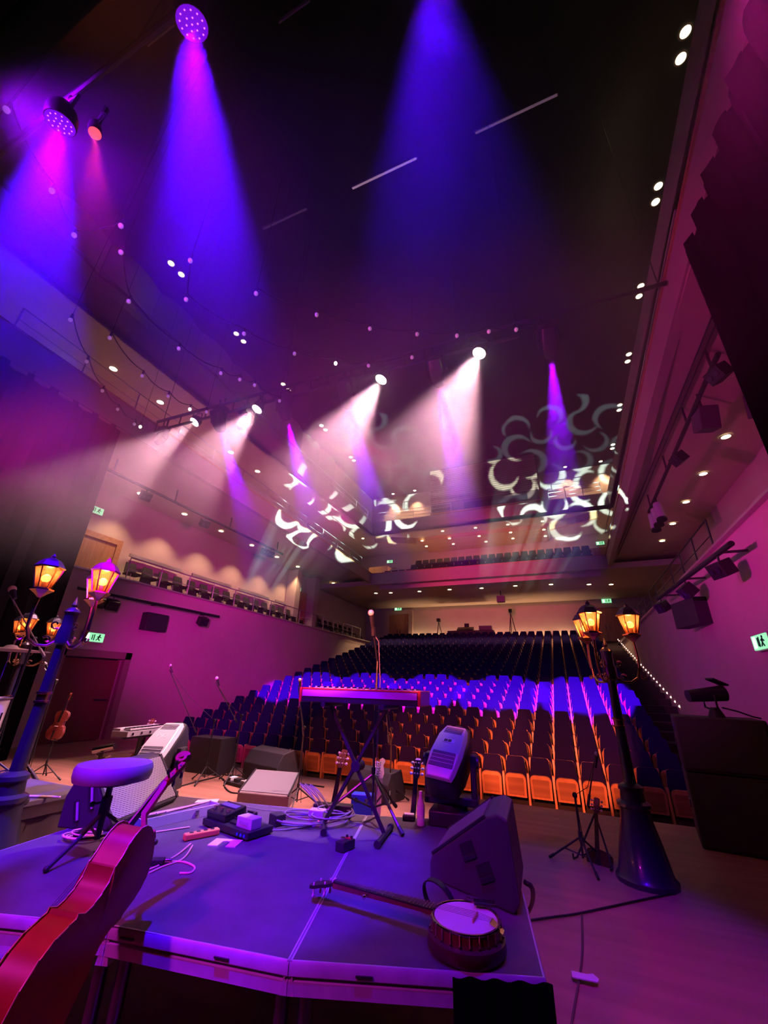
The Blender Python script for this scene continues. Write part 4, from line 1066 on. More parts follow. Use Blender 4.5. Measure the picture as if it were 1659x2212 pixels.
# ================================================================== bowed and plucked instruments
CELLO_OUT = [(0, 0.0), (0.002, .06), (.015, .12), (.05, .172), (.11, .205), (.18, .216), (.24, .208), (.29, .186), (.322, .172), (.335, .178), (.342, .166), (.36, .138), (.40, .120), (.44, .116), (.48, .124),
             (.505, .142), (.516, .154), (.527, .148), (.56, .156), (.60, .166), (.64, .167), (.68, .155), (.71, .13), (.735, .09), (.748, .04), (.75, 0.0)]
def frame_axes(axis, back, origin):
    a = Vector(axis).normalized(); bk = Vector(back); bk = (bk - a * bk.dot(a)).normalized()
    x = a.cross(bk).normalized()           # lateral
    M = Matrix((x, bk, a)).transposed().to_4x4()   # local x lateral, y towards the back plate, z towards the scroll
    M.translation = Vector(origin)
    return M
def bowed(name, label, cat, M, sc, body, depth=0.118, endpin=0.0, group=None):
    t = thing(name, label, cat)
    t.matrix_world = M
    half = [(s * sc, h * sc) for s, h in CELLO_OUT]
    loop = half + [(s, -h) for s, h in half[-2:0:-1]]
    d = depth * sc
    def ring(k, y, ex=0.0): return [Vector(((h * k + (ex if h > 0 else -ex if h < 0 else 0)), y, 0.36 * sc + (s - 0.36 * sc) * k)) for s, h in loop]
    MB().loft([ring(0.975, -d / 2), ring(0.975, d / 2)], False).build('ribs', body, t)
    for sgn, nm in ((1, 'back_plate'), (-1, 'front_plate')):
        rr = [ring(1.0, sgn * (d / 2 + y * sc)) if k == 1 else ring(k, sgn * (d / 2 + y * sc)) for k, y in ((1.0, -0.002), (1.0, 0.004), (0.95, 0.005), (0.8, 0.014), (0.55, 0.022), (0.25, 0.026), (0.05, 0.027))]
        if sgn < 0: rr = [r[::-1] for r in rr]
        pl = MB().loft(rr, True).build(nm, body, t)
        e = MB().tube([v for v in ring(1.0, sgn * (d / 2 + 0.001 * sc))], 0.0028 * sc, 5, True)
        e.build('plate_edge', M_EDGE, pl)
    # neck with heel, fingerboard, pegbox, scroll, pegs
    NL = 0.28 * sc; z0 = 0.75 * sc
    nk = MB().loft([[Vector((x * w_, y + yo, z)) for x, y in ((-1, -0.012 * sc), (1, -0.012 * sc), (0.8, 0.012 * sc), (0, 0.02 * sc), (-0.8, 0.012 * sc))] for w_, yo, z in
                   ((0.026 * sc, 0.02 * sc, z0 - 0.02 * sc), (0.022 * sc, -0.02 * sc, z0 + 0.035 * sc), (0.018 * sc, -d / 2, z0 + 0.09 * sc), (0.0155 * sc, -d / 2 - 0.004 * sc, z0 + NL))])
    nk.box((0, 0.0, z0 + 0.005 * sc), (0.05 * sc, d * 0.95, 0.03 * sc))
    nk.build('neck', body, t)
    MB().quads([(-0.031 * sc, -d / 2 - 0.045 * sc, z0 - 0.30 * sc), (0.031 * sc, -d / 2 - 0.045 * sc, z0 - 0.30 * sc), (0.031 * sc, -d / 2 - 0.052 * sc, z0 - 0.30 * sc), (-0.031 * sc, -d / 2 - 0.052 * sc, z0 - 0.30 * sc)],
               [(-0.0155 * sc, -d / 2 - 0.015 * sc, z0 + NL), (0.0155 * sc, -d / 2 - 0.015 * sc, z0 + NL), (0.0155 * sc, -d / 2 - 0.024 * sc, z0 + NL), (-0.0155 * sc, -d / 2 - 0.024 * sc, z0 + NL)]).build('fingerboard', M_EBONY, t, False)
    zh = z0 + NL; yc = -d / 2 - 0.006 * sc
    pb = MB().quads([(x, y, zh) for x, y in ((-0.018 * sc, yc - 0.016 * sc), (0.018 * sc, yc - 0.016 * sc), (0.018 * sc, yc + 0.016 * sc), (-0.018 * sc, yc + 0.016 * sc))],
                    [(x, y, zh + 0.13 * sc) for x, y in ((-0.014 * sc, yc + 0.010 * sc), (0.014 * sc, yc + 0.010 * sc), (0.014 * sc, yc + 0.036 * sc), (-0.014 * sc, yc + 0.036 * sc))])
    pb.build('pegbox', body, t, True)
    # scroll: a spiral volute seen from the side, ends flush on both cheeks
    sc_ = MB(); n = 26; cy, czz = yc - 0.004 * sc, zh + 0.158 * sc
    pts = []; rad = []
    for i in range(n):
        u = i / (n - 1); ang = 0.6 + u * 2 * PI * 1.6; rr = (0.036 - 0.029 * u) * sc
        pts.append((cy + rr * math.cos(ang), czz - 0.0 + rr * math.sin(ang), (0.016 + 0.006 * u) * sc, (0.011 - 0.005 * u) * sc))
    for k in (0,):
        rings = []
        for i, (y, z, hw, th) in enumerate(pts):
            y0, z0_, _, _ = pts[max(i - 1, 0)]; y1, z1_, _, _ = pts[min(i + 1, n - 1)]
            tv = Vector((0, y1 - y0, z1_ - z0_)).normalized(); nv = Vector((0, -tv.z, tv.y))
            c = Vector((0, y, z))
            rings.append([c + Vector((hw, 0, 0)) + nv * th, c - Vector((hw, 0, 0)) + nv * th, c - Vector((hw, 0, 0)) - nv * th, c + Vector((hw, 0, 0)) - nv * th])
        sc_.loft(rings)
    sc_.lathe([(0.009 * sc, -0.026 * sc), (0.009 * sc, 0.026 * sc)], 12, (0, cy, czz), Matrix(((0, 0, 1), (0, 1, 0), (-1, 0, 0))))
    sc_.build('scroll', body, t)
    for i in range(4):
        s_ = 1 if i % 2 else -1; z = zh + (0.02 + 0.028 * i) * sc; y = yc + (0.004 + 0.006 * i) * sc
        MB().cyl((-s_ * 0.02 * sc, y, z), (s_ * 0.045 * sc, y, z), 0.006 * sc, n=7).sph((s_ * 0.058 * sc, y, z), 0.017 * sc, 8, (1, 0.35, 1)).build('peg', M_EBONY, t)
    MB().quads([(-0.045 * sc, -d / 2 - 0.02 * sc, 0.34 * sc), (0.045 * sc, -d / 2 - 0.02 * sc, 0.34 * sc), (0.045 * sc, -d / 2 - 0.02 * sc, 0.352 * sc), (-0.045 * sc, -d / 2 - 0.02 * sc, 0.352 * sc)],
               [(-0.034 * sc, -d / 2 - 0.10 * sc, 0.342 * sc), (0.034 * sc, -d / 2 - 0.10 * sc, 0.342 * sc), (0.034 * sc, -d / 2 - 0.10 * sc, 0.348 * sc), (-0.034 * sc, -d / 2 - 0.10 * sc, 0.348 * sc)]).build('bridge', M_EDGE, t, False)
    MB().quads([(-0.014 * sc, -d / 2 - 0.04 * sc, 0.01 * sc), (0.014 * sc, -d / 2 - 0.04 * sc, 0.01 * sc), (0.014 * sc, -d / 2 - 0.05 * sc, 0.01 * sc), (-0.014 * sc, -d / 2 - 0.05 * sc, 0.01 * sc)],
               [(-0.026 * sc, -d / 2 - 0.06 * sc, 0.24 * sc), (0.026 * sc, -d / 2 - 0.06 * sc, 0.24 * sc), (0.026 * sc, -d / 2 - 0.07 * sc, 0.24 * sc), (-0.026 * sc, -d / 2 - 0.07 * sc, 0.24 * sc)]).build('tailpiece', M_EBONY, t, False)
    st = MB()
    for i in range(4):
        x = (i - 1.5)
        st.tube([(x * 0.011 * sc, -d / 2 - 0.066 * sc, 0.24 * sc), (x * 0.016 * sc, -d / 2 - 0.102 * sc, 0.345 * sc), (x * 0.007 * sc, -d / 2 - 0.027 * sc, zh)], 0.0012 * max(sc, 0.6), 4)
    st.build('strings', M_STEEL, t)
    if endpin:
        MB().cyl((0, 0, 0.01), (0, 0, -endpin), 0.005, n=8).cyl((0, 0, 0.02), (0, 0, -0.03), 0.014, n=10).build('endpin', M_STEEL, t)
    return t
b0 = Vector((-1.851, 1.223, 0.495)); ax = (Vector((-2.114, 2.142, 1.22)) - b0).normalized()
lat = Vector((0.74, -0.458, 0.469)); nb = Vector((0.653, 0.547, -0.497))
th_ = math.radians(30)
bowed('cello', 'red-brown cello lying tilted on its side at the left front, scroll up', 'cello', frame_axes(ax, nb * math.cos(th_) + lat * math.sin(th_), b0), 1.0, M_CELLO, endpin=0.30)
vp = Vector((-8.55, 5.25, 0.62))
bowed('violin', 'small dark red violin upright on a stand by the stage door', 'violin', frame_axes((0.06, 0.10, 1), (-0.55, 0.83, 0), vp), 0.62, mat('violin_varnish', (0.30, 0.06, 0.04), 0.25, coat=0.5))
def tripod(t, h, r, foot=0.3, z1=0.28, mat_=M_BLACK, n0=20, rad=0.010):
    for a in (n0, n0 + 120, n0 + 240):
        d = Vector((math.cos(D2(a)), math.sin(D2(a)), 0))
        lg = MB().tube([Vector((0, 0, z1)), d * foot + Vector((0, 0, 0.012))], rad, 7).build('leg', mat_, t)
        MB().cyl(d * (foot - 0.05) + Vector((0, 0, 0.012 + z1 * 0.05 / foot)), d * (foot + 0.005) + Vector((0, 0, 0.013)), rad * 1.4, n=8).build('rubber_foot', M_BLACK, lg)
        MB().cyl(d * foot * 0.5 + Vector((0, 0, z1 * 0.5)), Vector((0, 0, 0.09)), rad * 0.7, n=6).build('brace', mat_, t)
    MB().cyl((0, 0, 0.07), (0, 0, h), r, n=8).build('tube', mat_, t)
    MB().cyl((0, 0, z1 - 0.04), (0, 0, z1 + 0.05), r * 1.8, n=10).build('leg_collar', M_BLACKP, t)
vs_ = thing('violin_stand', 'thin black tripod stand holding the violin', 'stand', (-8.62, 5.32, 0))
tripod(vs_, 0.78, 0.010, 0.34, 0.24)
MB().tube([(-0.08, -0.1, 0.64), (-0.06, 0, 0.60), (0.10, 0.0, 0.60), (0.16, -0.1, 0.64)], 0.008, 6).build('cradle', M_BLACK, vs_)

GUIT = [(0, 0), (0.005, .07), (.03, .13), (.08, .18), (.14, .198), (.20, .185), (.25, .155), (.29, .135), (.33, .128), (.37, .135), (.41, .145), (.45, .142), (.48, .115), (.495, .06), (.5, 0)]
def guitar(label, M, head, body, necm, thick=0.10, nl=0.36, group='guitars on stands behind the riser'):
    t = thing('guitar', label, 'guitar', (0, 0, 0), 0, group)
    t.matrix_world = M
    loop = GUIT + [(s, -h) for s, h in GUIT[-2:0:-1]]
    R = [[Vector((h, y, s)) for s, h in loop] for y in (-thick / 2, thick / 2)]
    MB().loft(R).build('body', body, t)
    MB().cyl((0, -thick / 2 - 0.001, 0.36), (0, -thick / 2 - 0.003, 0.36), 0.05, n=18).build('sound_hole', M_EBONY, t)
    MB().box((0, -thick / 2 - 0.008, 0.14), (0.15, 0.014, 0.03)).build('bridge', M_EBONY, t, False)
    z0 = 0.5; zh = z0 + nl
    MB().loft([[Vector((x * w_, y, z)) for x, y in ((-1, -thick / 2 + 0.0), (1, -thick / 2 + 0.0), (0.7, -thick / 2 + 0.02), (-0.7, -thick / 2 + 0.02))] for w_, z in ((0.028, z0 - 0.02), (0.022, zh))]).build('neck', necm, t)
    MB().quads([(-0.028, -thick / 2, 0.40), (0.028, -thick / 2, 0.40), (0.028, -thick / 2 - 0.006, 0.40), (-0.028, -thick / 2 - 0.006, 0.40)], [(-0.022, -thick / 2, zh), (0.022, -thick / 2, zh), (0.022, -thick / 2 - 0.006, zh), (-0.022, -thick / 2 - 0.006, zh)]).build('fingerboard', M_EBONY if necm is not M_MAPLE else M_MAPLE, t, False)
    y0 = -thick / 2
    T3 = Matrix(((1, 0, 0), (0, 0, -1), (0, 1, 0)))
    if head == 'inline':
        poly = [(-0.022, 0), (0.022, 0), (0.028, 0.02), (0.032, 0.12), (0.022, 0.185), (-0.004, 0.20), (-0.03, 0.185), (-0.036, 0.155), (-0.02, 0.13), (-0.034, 0.05)]
        pegs = [(0.03, 0.03 + 0.025 * i, 1) for i in range(6)]
    else:
        wv = 0.038 if head == 'open' else 0.034
        poly = [(-0.022, 0), (0.022, 0), (wv, 0.03), (wv - 0.002, 0.17), (0.022, 0.182), (-0.022, 0.182), (-wv + 0.002, 0.17), (-wv, 0.03)]
        pegs = [(s_ * wv, 0.045 + 0.05 * i, s_) for i in range(3) for s_ in (-1, 1)]
    tl = Matrix.Rotation(D2(-10), 3, 'X')
    hd = MB().prism(poly, 0.016, (0, y0 + 0.012, zh), tl @ T3)
    hd.build('headstock', necm if head != 'dark' else M_EBONY, t, True)
    if head == 'dark':
        MB().prism([(-0.03, 0.168), (0.03, 0.168), (0.022, 0.186), (-0.022, 0.186)], 0.02, (0, y0 + 0.014, zh), tl @ T3).build('headstock_cap', M_PAPER, t)
    for px, pz, s_ in pegs:
        o = Vector((0, y0 + 0.005, zh)) + tl @ Vector((px, 0, pz))
        pg = MB().cyl(o - Vector((s_ * 0.012, 0, 0)), o + Vector((s_ * 0.016, 0, 0)), 0.004, n=6).sph(o + Vector((s_ * 0.026, 0, 0)), 0.017, 8, (1, 0.6, 0.9))
        pg.cyl(o + Vector((-s_ * 0.018, -0.004, 0)), o + Vector((-s_ * 0.018, -0.03, 0)), 0.006, n=7)
        pg.build('tuning_peg', M_PAPER, t)
    st = MB()
    for i in range(6):
        x = (i - 2.5)
        st.tube([(x * 0.010, y0 - 0.014, 0.14), (x * 0.0068, y0 - 0.009, zh), (x * 0.006, y0 - 0.004, zh + 0.07)], 0.0008, 4)
    st.build('strings', M_STEEL, t)
    return t
def gframe(x, y, z, face, tilt):
    """face: direction the strings look at (degrees), tilt: lean away from it"""
    f = Vector((math.cos(D2(face)), math.sin(D2(face)), 0))
    a = (Vector((0, 0, 1)) - f * math.tan(D2(tilt))).normalized()
    return frame_axes(a, -f, (x, y, z))
def gstand(x, y, face, label):
    t = thing('guitar_stand', label, 'stand', (x, y, 0), D2(face), 'guitar stands')
    b = MB()
    for s_ in (-1, 1):
        b.tube([(-0.16, 0, 0.42), (0.02, s_ * 0.18, 0.02), (0.09, s_ * 0.19, 0.015), (0.09, s_ * 0.19, 0.06)], 0.010, 6)
    b.tube([(-0.16, 0, 0.42), (-0.34, 0, 0.012)], 0.010, 6)
    b.build('frame', M_BLACK, t)
def place_guitar(top, face, tilt, head, body, necm, label, L=1.05, sc=1.0, stand=True):
    f = Vector((math.cos(D2(face)), math.sin(D2(face)), 0)); top = Vector(top)
    a = (Vector((0, 0, 1)) - f * math.tan(D2(tilt))).normalized()
    base = top - a * L * sc
    M = frame_axes(a, -f, base) @ Matrix.Scale(sc, 4)
    g = guitar(label, M, head, body, necm)
    return g, base
for top, face, tilt, head, body, necm, lab in (
    ((-2.424, 4.700, 0.991), -95, 15, 'open', M_MAHOG, M_MAHOG, 'guitar with slotted headstock behind the cable heap, leftmost of three headstocks'),
    ((-1.991, 4.750, 0.921), -75, 20, 'inline', mat('orange_body', (0.6, 0.2, 0.05), 0.3), M_MAPLE, 'electric guitar with orange maple headstock, six tuners in line'),
    ((-1.569, 4.750, 0.964), -90, 17, 'dark', M_MAHOG, M_MAHOG, 'guitar with black headstock and white cap behind the water bottle')):
    g, base = place_guitar(top, face, tilt, head, body, necm, lab)
    gstand(base.x, base.y + 0.06, face, 'folding guitar stand behind the riser under the %s' % {'open': 'slotted headstock guitar', 'inline': 'orange electric guitar', 'dark': 'black headstock guitar'}[head])
g, base = place_guitar((-7.065, 6.000, 0.998), -80, 14, 'open', M_MAHOG, M_MAHOG, 'guitar headstock with pale tuners behind the left keyboard')
gstand(base.x, base.y + 0.06, -80, 'folding guitar stand behind the left keyboard')
g, base = place_guitar((0.139, 6.050, 0.567), -115, 18, 'open', mat('dark_sunburst', (0.05, 0.02, 0.015), 0.2, coat=0.6), M_MAHOG, 'dark resonator guitar with a gleaming metal plate, left of the right lamp post', 1.05, 0.86)
MB().lathe([(0.10, 0.0), (0.10, 0.006), (0.06, 0.016), (0.0, 0.02)], 28, (0, -0.055, 0.20), Matrix(((1, 0, 0), (0, 0, -1), (0, 1, 0)))).build('resonator_plate', M_LAMPB, g)
gstand(base.x, base.y + 0.06, -115, 'folding guitar stand beside the right lamp post')

def banjo():
    c = Vector((-0.563, 2.365, 0.700)); hs = Vector((-1.40, 2.43, 0.665))
    d = hs - c; d.z = 0; L = d.length; d.normalize(); ang = math.atan2(d.y, d.x)
    t = thing('banjo', 'five-string banjo lying on the riser, white skin up, neck pointing left', 'banjo', (c.x, c.y, ZR), ang)
    r = 0.150
    MB().lathe([(r - 0.03, 0.002), (r + 0.012, 0.004), (r + 0.022, 0.02), (r + 0.02, 0.055), (r + 0.0, 0.06)], 40).build('resonator', mat('dark_walnut', (0.075, 0.03, 0.025), 0.35), t)
    MB().lathe([(r - 0.005, 0.05), (r, 0.05), (r, 0.104), (r - 0.006, 0.106)], 40).build('rim', mat('banjo_rim', (0.16, 0.05, 0.03), 0.3, coat=0.5), t)
    MB().lathe([(r - 0.012, 0.100), (r - 0.010, 0.109), (0.05, 0.109), (0.0, 0.109)], 40).build('head', M_SKIN, t)
    b = MB().tube([(math.cos(2 * PI * i / 48) * (r + 0.001), math.sin(2 * PI * i / 48) * (r + 0.001), 0.107) for i in range(48)], 0.005, 6, True)
    b.build('tension_hoop', M_CHROME, t)
    for i in range(24):
        a = 2 * PI * (i + 0.5) / 24; e = Vector((math.cos(a), math.sin(a), 0))
        if abs(math.atan2(e.y, e.x)) < 0.22: continue
        MB().cyl(e * (r + 0.006) + Vector((0, 0, 0.108)), e * (r + 0.008) + Vector((0, 0, 0.055)), 0.0026, n=5).sph(e * (r + 0.010) + Vector((0, 0, 0.066)), 0.006, 6).build('tension_hook', M_CHROME, t)
    nl = L - r - 0.13
    up = 0.05
    MB().loft([[Vector((x, y * w_, z + zo)) for y, z in ((-1, 0), (1, 0), (0.7, -0.022), (-0.7, -0.022))] for x, w_, zo in ((r - 0.002, 0.030, 0.108), (r + 0.06, 0.028, 0.112), (r + nl, 0.017, 0.100))]).build('neck', M_MAHOG, t)
    MB().quads([(r - 0.004, -0.030, 0.109), (r - 0.004, 0.030, 0.109), (r - 0.004, 0.030, 0.115), (r - 0.004, -0.030, 0.115)], [(r + nl, -0.017, 0.101), (r + nl, 0.017, 0.101), (r + nl, 0.017, 0.107), (r + nl, -0.017, 0.107)]).build('fingerboard', M_EBONY, t, False)
    for i in range(20):
        u = 1 - 0.944 ** (i + 1); u /= 0.7; x = r + nl * (1 - u)
        if x < r: continue
        w_ = 0.017 + (0.030 - 0.017) * u; z = 0.107 + 0.009 * u
        MB().box((x, 0, z + 0.0008), (0.003, w_ * 2, 0.003)).build('fret', M_CHROME, t, False)
    MB().box((r + nl, 0, 0.109), (0.006, 0.036, 0.008)).build('nut', M_SKIN, t, False)
    x0 = r + nl
    hp = [(x0, -0.018), (x0 + 0.03, -0.034), (x0 + 0.06, -0.030), (x0 + 0.10, -0.040), (x0 + 0.135, -0.030), (x0 + 0.15, 0), (x0 + 0.135, 0.030), (x0 + 0.10, 0.040), (x0 + 0.06, 0.030), (x0 + 0.03, 0.034), (x0, 0.018)]
    MB().quads([(x, y, 0.087 - 0.22 * (x - x0)) for x, y in hp], [(x, y, 0.101 - 0.22 * (x - x0)) for x, y in hp]).build('peghead', M_EBONY, t)
    for x, y in ((x0 + 0.04, -0.026), (x0 + 0.105, -0.032), (x0 + 0.04, 0.026), (x0 + 0.105, 0.032)):
        z = 0.095 - 0.22 * (x - x0)
        MB().cyl((x, y, z + 0.016), (x, y, z - 0.03), 0.0042, n=7).sph((x, y, z - 0.037), 0.011, 8, (0.5, 1, 1)).build('tuning_peg', M_SKIN, t)
    xm = r + nl * 0.62
    MB().cyl((xm, 0.024, 0.10), (xm, 0.05, 0.10), 0.005, n=7).sph((xm, 0.058, 0.1), 0.011, 8).build('fifth_string_peg', M_CHROME, t)
    MB().box((-0.045, 0, 0.1165), (0.006, 0.075, 0.015)).build('bridge', M_MAPLE, t, False)
    MB().quads([(-r - 0.018, -0.02, 0.085), (-r - 0.018, 0.02, 0.085), (-r + 0.035, 0.026, 0.116), (-r + 0.035, -0.026, 0.116)], [(-r - 0.018, -0.02, 0.092), (-r - 0.018, 0.02, 0.092), (-r + 0.035, 0.026, 0.121), (-r + 0.035, -0.026, 0.121)]).build('tailpiece', M_CHROME, t, False)
    MB().box((-0.055, -0.125, 0.128), (0.10, 0.045, 0.012), Matrix.Rotation(0.3, 3, 'Z')).build('armrest', M_BLACKG, t, True, 0.003)
    st = MB()
    for i in range(5):
        y = (i - 2)
        st.tube([(-r + 0.03, y * 0.008, 0.122), (-0.045, y * 0.014, 0.1248), (r + nl, y * 0.006, 0.1125)], 0.0007, 4)
    st.build('strings', M_STEEL, t)
    # broad black strap looping over the pot
    b = MB(); pts = []
    for i in range(20):
        u = i / 19; a = PI * 1.05 * u
        pts.append(Vector((r + 0.10 - 0.11 * math.cos(a * 1.3) * 0.8 - 0.06, -0.16 - 0.02 * u + 0.10 * math.sin(a) * -0.2, 0.03 + 0.11 * math.sin(a))))
    vs = []; fs = []
    for p in pts:
        vs += [p + Vector((0, -0.022, 0)), p + Vector((0, 0.022, 0)), p + Vector((0, 0.022, 0.006)), p + Vector((0, -0.022, 0.006))]
    for i in range(19):
        a = 4 * i
        fs += [(a + k, a + (k + 1) % 4, a + 4 + (k + 1) % 4, a + 4 + k) for k in range(4)]
    fs += [(0, 3, 2, 1), (76, 77, 78, 79)]
    b.add(vs, fs).build('strap', M_BLACKP, t)
    return t
banjo()
mwp = Vector((-0.589, 2.740, 0.642)); mh = mwp.z - ZR
mw = thing('metal_box', 'small grey perforated metal box standing at the rear rim of the banjo', 'box', (mwp.x, mwp.y, ZR))
mw.rotation_euler = (0, 0, D2(-20))
MB().box((0, 0, mh / 2), (0.11, 0.05, mh)).build('case', mat('dark_grey_metal', (0.13, 0.12, 0.15), 0.4, 0.5), mw, False, 0.006)
tp = MB()
for i in range(8): tp.sph((-0.045 + 0.0128 * i, -0.02, mh), 0.004, 6)
tp.build('studs', M_CHROME, mw)
# stand that carries the cello's lower bouts
cst = thing('cello_stand', 'black folding stand under the lower end of the cello', 'stand', (-1.95, 1.42, 0))
MB().tube([(-0.22, -0.12, 0.012), (-0.12, 0, 0.30), (0.0, 0.05, 0.42), (0.14, 0.0, 0.46), (0.24, -0.05, 0.52)], 0.012, 7).tube([(0.25, -0.12, 0.012), (0.1, 0.02, 0.30), (0.0, 0.05, 0.42)], 0.012, 7).tube([(0.0, 0.3, 0.012), (0.0, 0.05, 0.42)], 0.012, 7).build('frame', M_BLACK, cst)

# ================================================================== keyboards, stands, microphones
def keyboard(label, pos, rz, W, n_white, red=True, tiltx=0.0):
    t = thing('keyboard', label, 'keyboard', pos, rz)
    H = 0.10; Dp = 0.31
    if red:
        MB().box((0, 0, H / 2), (W - 0.05, Dp, H)).build('case', M_BLACKP, t, False, 0.006)
        for s in (-1, 1):
            MB().box((s * (W / 2 - 0.0125), 0, H / 2 + 0.006), (0.026, Dp + 0.012, H + 0.016)).build('end_cheek', M_RED, t, False, 0.006)
        MB().box((0, -0.06, H + 0.004), (W - 0.05, 0.17, 0.012)).build('control_panel', M_RED, t, False)
        kn = MB()
        for i in range(26):
            x = -W / 2 + 0.07 + (W - 0.14) * i / 25
            kn.cyl((x, -0.06 + 0.05 * (i % 3 - 1), H + 0.01), (x, -0.06 + 0.05 * (i % 3 - 1), H + 0.026), 0.009, n=8)
        kn.build('knobs', M_GREY, t)
        y0 = 0.09
        MB().box((0, -Dp / 2 - 0.002, H * 0.70), (W - 0.06, 0.006, H * 0.5)).build('rear_panel', mat('rear_panel_violet_lit', (0.62, 0.12, 0.60), 0.35), t, False)  # red panel with the violet light mixed into its colour
    else:
        MB().box((0, 0, H / 2 - 0.01), (W, Dp, H - 0.02)).build('case', M_GREY, t, False, 0.006)
        MB().box((0, 0.08, H), (W - 0.03, 0.13, 0.03)).build('control_panel', M_WHITE, t, False)
        y0 = -0.08
        bl = MB()
        for i in range(5): bl.box((-W / 2 + 0.1 + (W - 0.2) * i / 4, -Dp / 2 - 0.004, H * 0.4), (0.04, 0.014, 0.035))
        bl.build('connectors', M_CHROME, t, False)
    wk = MB(); bk = MB(); kw = (W - 0.09) / n_white
    for i in range(n_white):
        x = -W / 2 + 0.045 + kw * (i + 0.5)
        wk.box((x, y0, H + 0.004), (kw * 0.92, 0.13, 0.02))
        if i % 7 in (0, 1, 3, 4, 5) and i < n_white - 1:
            bk.box((x + kw / 2, y0 + (-0.02 if red else 0.02), H + 0.016), (kw * 0.55, 0.085, 0.018))
    wk.build('white_keys', M_WHITE, t, False); bk.build('black_keys', M_BLACKG, t, False)
    return t
kp0 = Vector((-2.18, 3.42, 1.545)); kp1 = Vector((-1.10, 3.50, 1.545))
kc = (kp0 + kp1) / 2
keyboard('red stage keyboard with red end cheeks on a tall X stand, facing the singer microphone', (kc.x, kc.y, kc.z - 0.03), math.atan2(kp1.y - kp0.y, kp1.x - kp0.x), (kp1 - kp0).length, 42)
xs = thing('keyboard_stand', 'tall black X keyboard stand on the riser under the red keyboard', 'stand', (-1.66, 3.46, ZR))
T1, T2 = Vector((-0.28, 0.10, 0.915)), Vector((0.26, 0.10, 0.915))
for a, b_, nm in ((Vector((-0.27, -0.06, 0.90)), Vector((0.235, 0.02, 0.03)), 0), (Vector((0.27, -0.06, 0.90)), Vector((-0.30, 0.03, 0.03)), 1)):
    lg = MB().beam(a, b_, 0.024, 0.024).build('leg', M_BLACK, xs, False)
    dv = Vector((0.10, -0.17, 0)) if nm == 1 else Vector((0.03, -0.2, 0))
    MB().cyl(b_ - dv - Vector((0, 0, 0.005)), b_ + dv - Vector((0, 0, 0.005)), 0.018, n=10).build('foot_tube', M_STEEL, lg)
    MB().cyl(b_ + dv * 0.9 - Vector((0, 0, 0.005)), b_ + dv * 1.08 - Vector((0, 0, 0.005)), 0.0245, n=10).build('rubber_cap', M_BLACKP, lg)
    MB().cyl(b_ - dv * 0.9 - Vector((0, 0, 0.005)), b_ - dv * 1.08 - Vector((0, 0, 0.005)), 0.0245, n=10).build('rubber_cap', M_BLACKP, lg)
    MB().cyl(a + Vector((0, -0.13, 0.0)), a + Vector((0, 0.2, 0.0)), 0.02, n=10).build('support_arm', M_BLACKP, lg)
MB().cyl((-0.01, -0.04, 0.455), (-0.01, 0.06, 0.455), 0.04, n=14).build('pivot_knob', M_BLACKP, xs)

def mic(t, p, d, r=0.026, L=0.16):
    p = Vector(p); d = Vector(d).normalized()
    h = MB().cyl(p + d * 0.02, p + d * L, r * 0.8, r * 0.45, 12).build('microphone_body', M_BLACK, t)
    MB().sph(p, r, 14).build('microphone_grille', pattern('mic_mesh', (0.72, 0.70, 0.72), (0.45, 0.44, 0.46), 300.0, 0.4, 0.15), h)
    return h
# singer's straight microphone stand behind the keyboard
ms = thing('microphone_stand', 'straight vocal microphone stand rising behind the red keyboard', 'microphone stand', (-1.70, 3.86, ZR))
tripod(ms, 1.30, 0.011, 0.46, 0.34, M_STEEL, -35, 0.012)
top = Vector((0.03, -0.26, 1.705))
MB().tube([(0, 0, 1.28), (0.03, -0.18, 1.52)], 0.009, 8).build('boom', M_BLACK, ms)
MB().cyl((0.03, -0.18, 1.5), (0.03, -0.2, 1.58), 0.02, n=10).build('microphone_clip', M_BLACKP, ms)
mic(ms, top, Vector((0.0, 0.07, -0.16)), 0.030, 0.19)
MB().tube([top + Vector((0.0, 0.08, -0.18)), (0.06, -0.12, 1.45), (0.05, -0.03, 1.1), (0.02, 0.015, 0.5), (0.03, 0.02, 0.05)], 0.004, 6).build('cable', M_GREYC, ms)

def boom_stand(label, base, topz, tip, tail, legs=0.34, z=0.0, matl=M_STEEL, mr=0.022, two=False, cat='microphone stand', rad=0.011):
    base = Vector((base[0], base[1], z)); t = thing('microphone_stand', label, cat, base, 0, 'boom microphone stands')
    tripod(t, topz - z, rad, legs, 0.25, M_BLACK, 50)
    c = Vector((0, 0, topz - z)); tip = Vector(tip) - base; tail = Vector(tail) - base
    MB().cyl(c - Vector((0, 0.02, 0)), c + Vector((0, 0.02, 0)), 0.026, n=10).build('boom_clutch', M_BLACKP, t)
    MB().cyl(tip, tail, 0.008, n=8).build('boom', matl, t)
    d = (tail - tip).normalized()
    MB().cyl(tail - d * 0.12, tail, 0.015, n=8).build('counterweight', matl, t)
    md = Vector((0.4, -0.5, -0.5)) if not two else (tip - tail)
    mic(t, tip - d * 0.03 + Vector((0.03, 0, 0.05)), d + Vector((0, 0, -0.3)), mr, 0.15)
    MB().tube([tip, c + (tip - c) * 0.5 + Vector((0.02, 0, -0.08)), c, c * 0.5 + Vector((0.02, 0, 0)), Vector((0.05, 0.03, 0.06))], 0.004, 5).build('cable', M_BLACK, t)
    return t
boom_stand('boom microphone stand left of the seats with its arm crossing the magenta wall', (-6.202, 6.602, 0.000), (-6.847, 6.600, 0.981)[2], (-7.192, 6.200, 1.843), (-6.740, 6.750, 0.732))
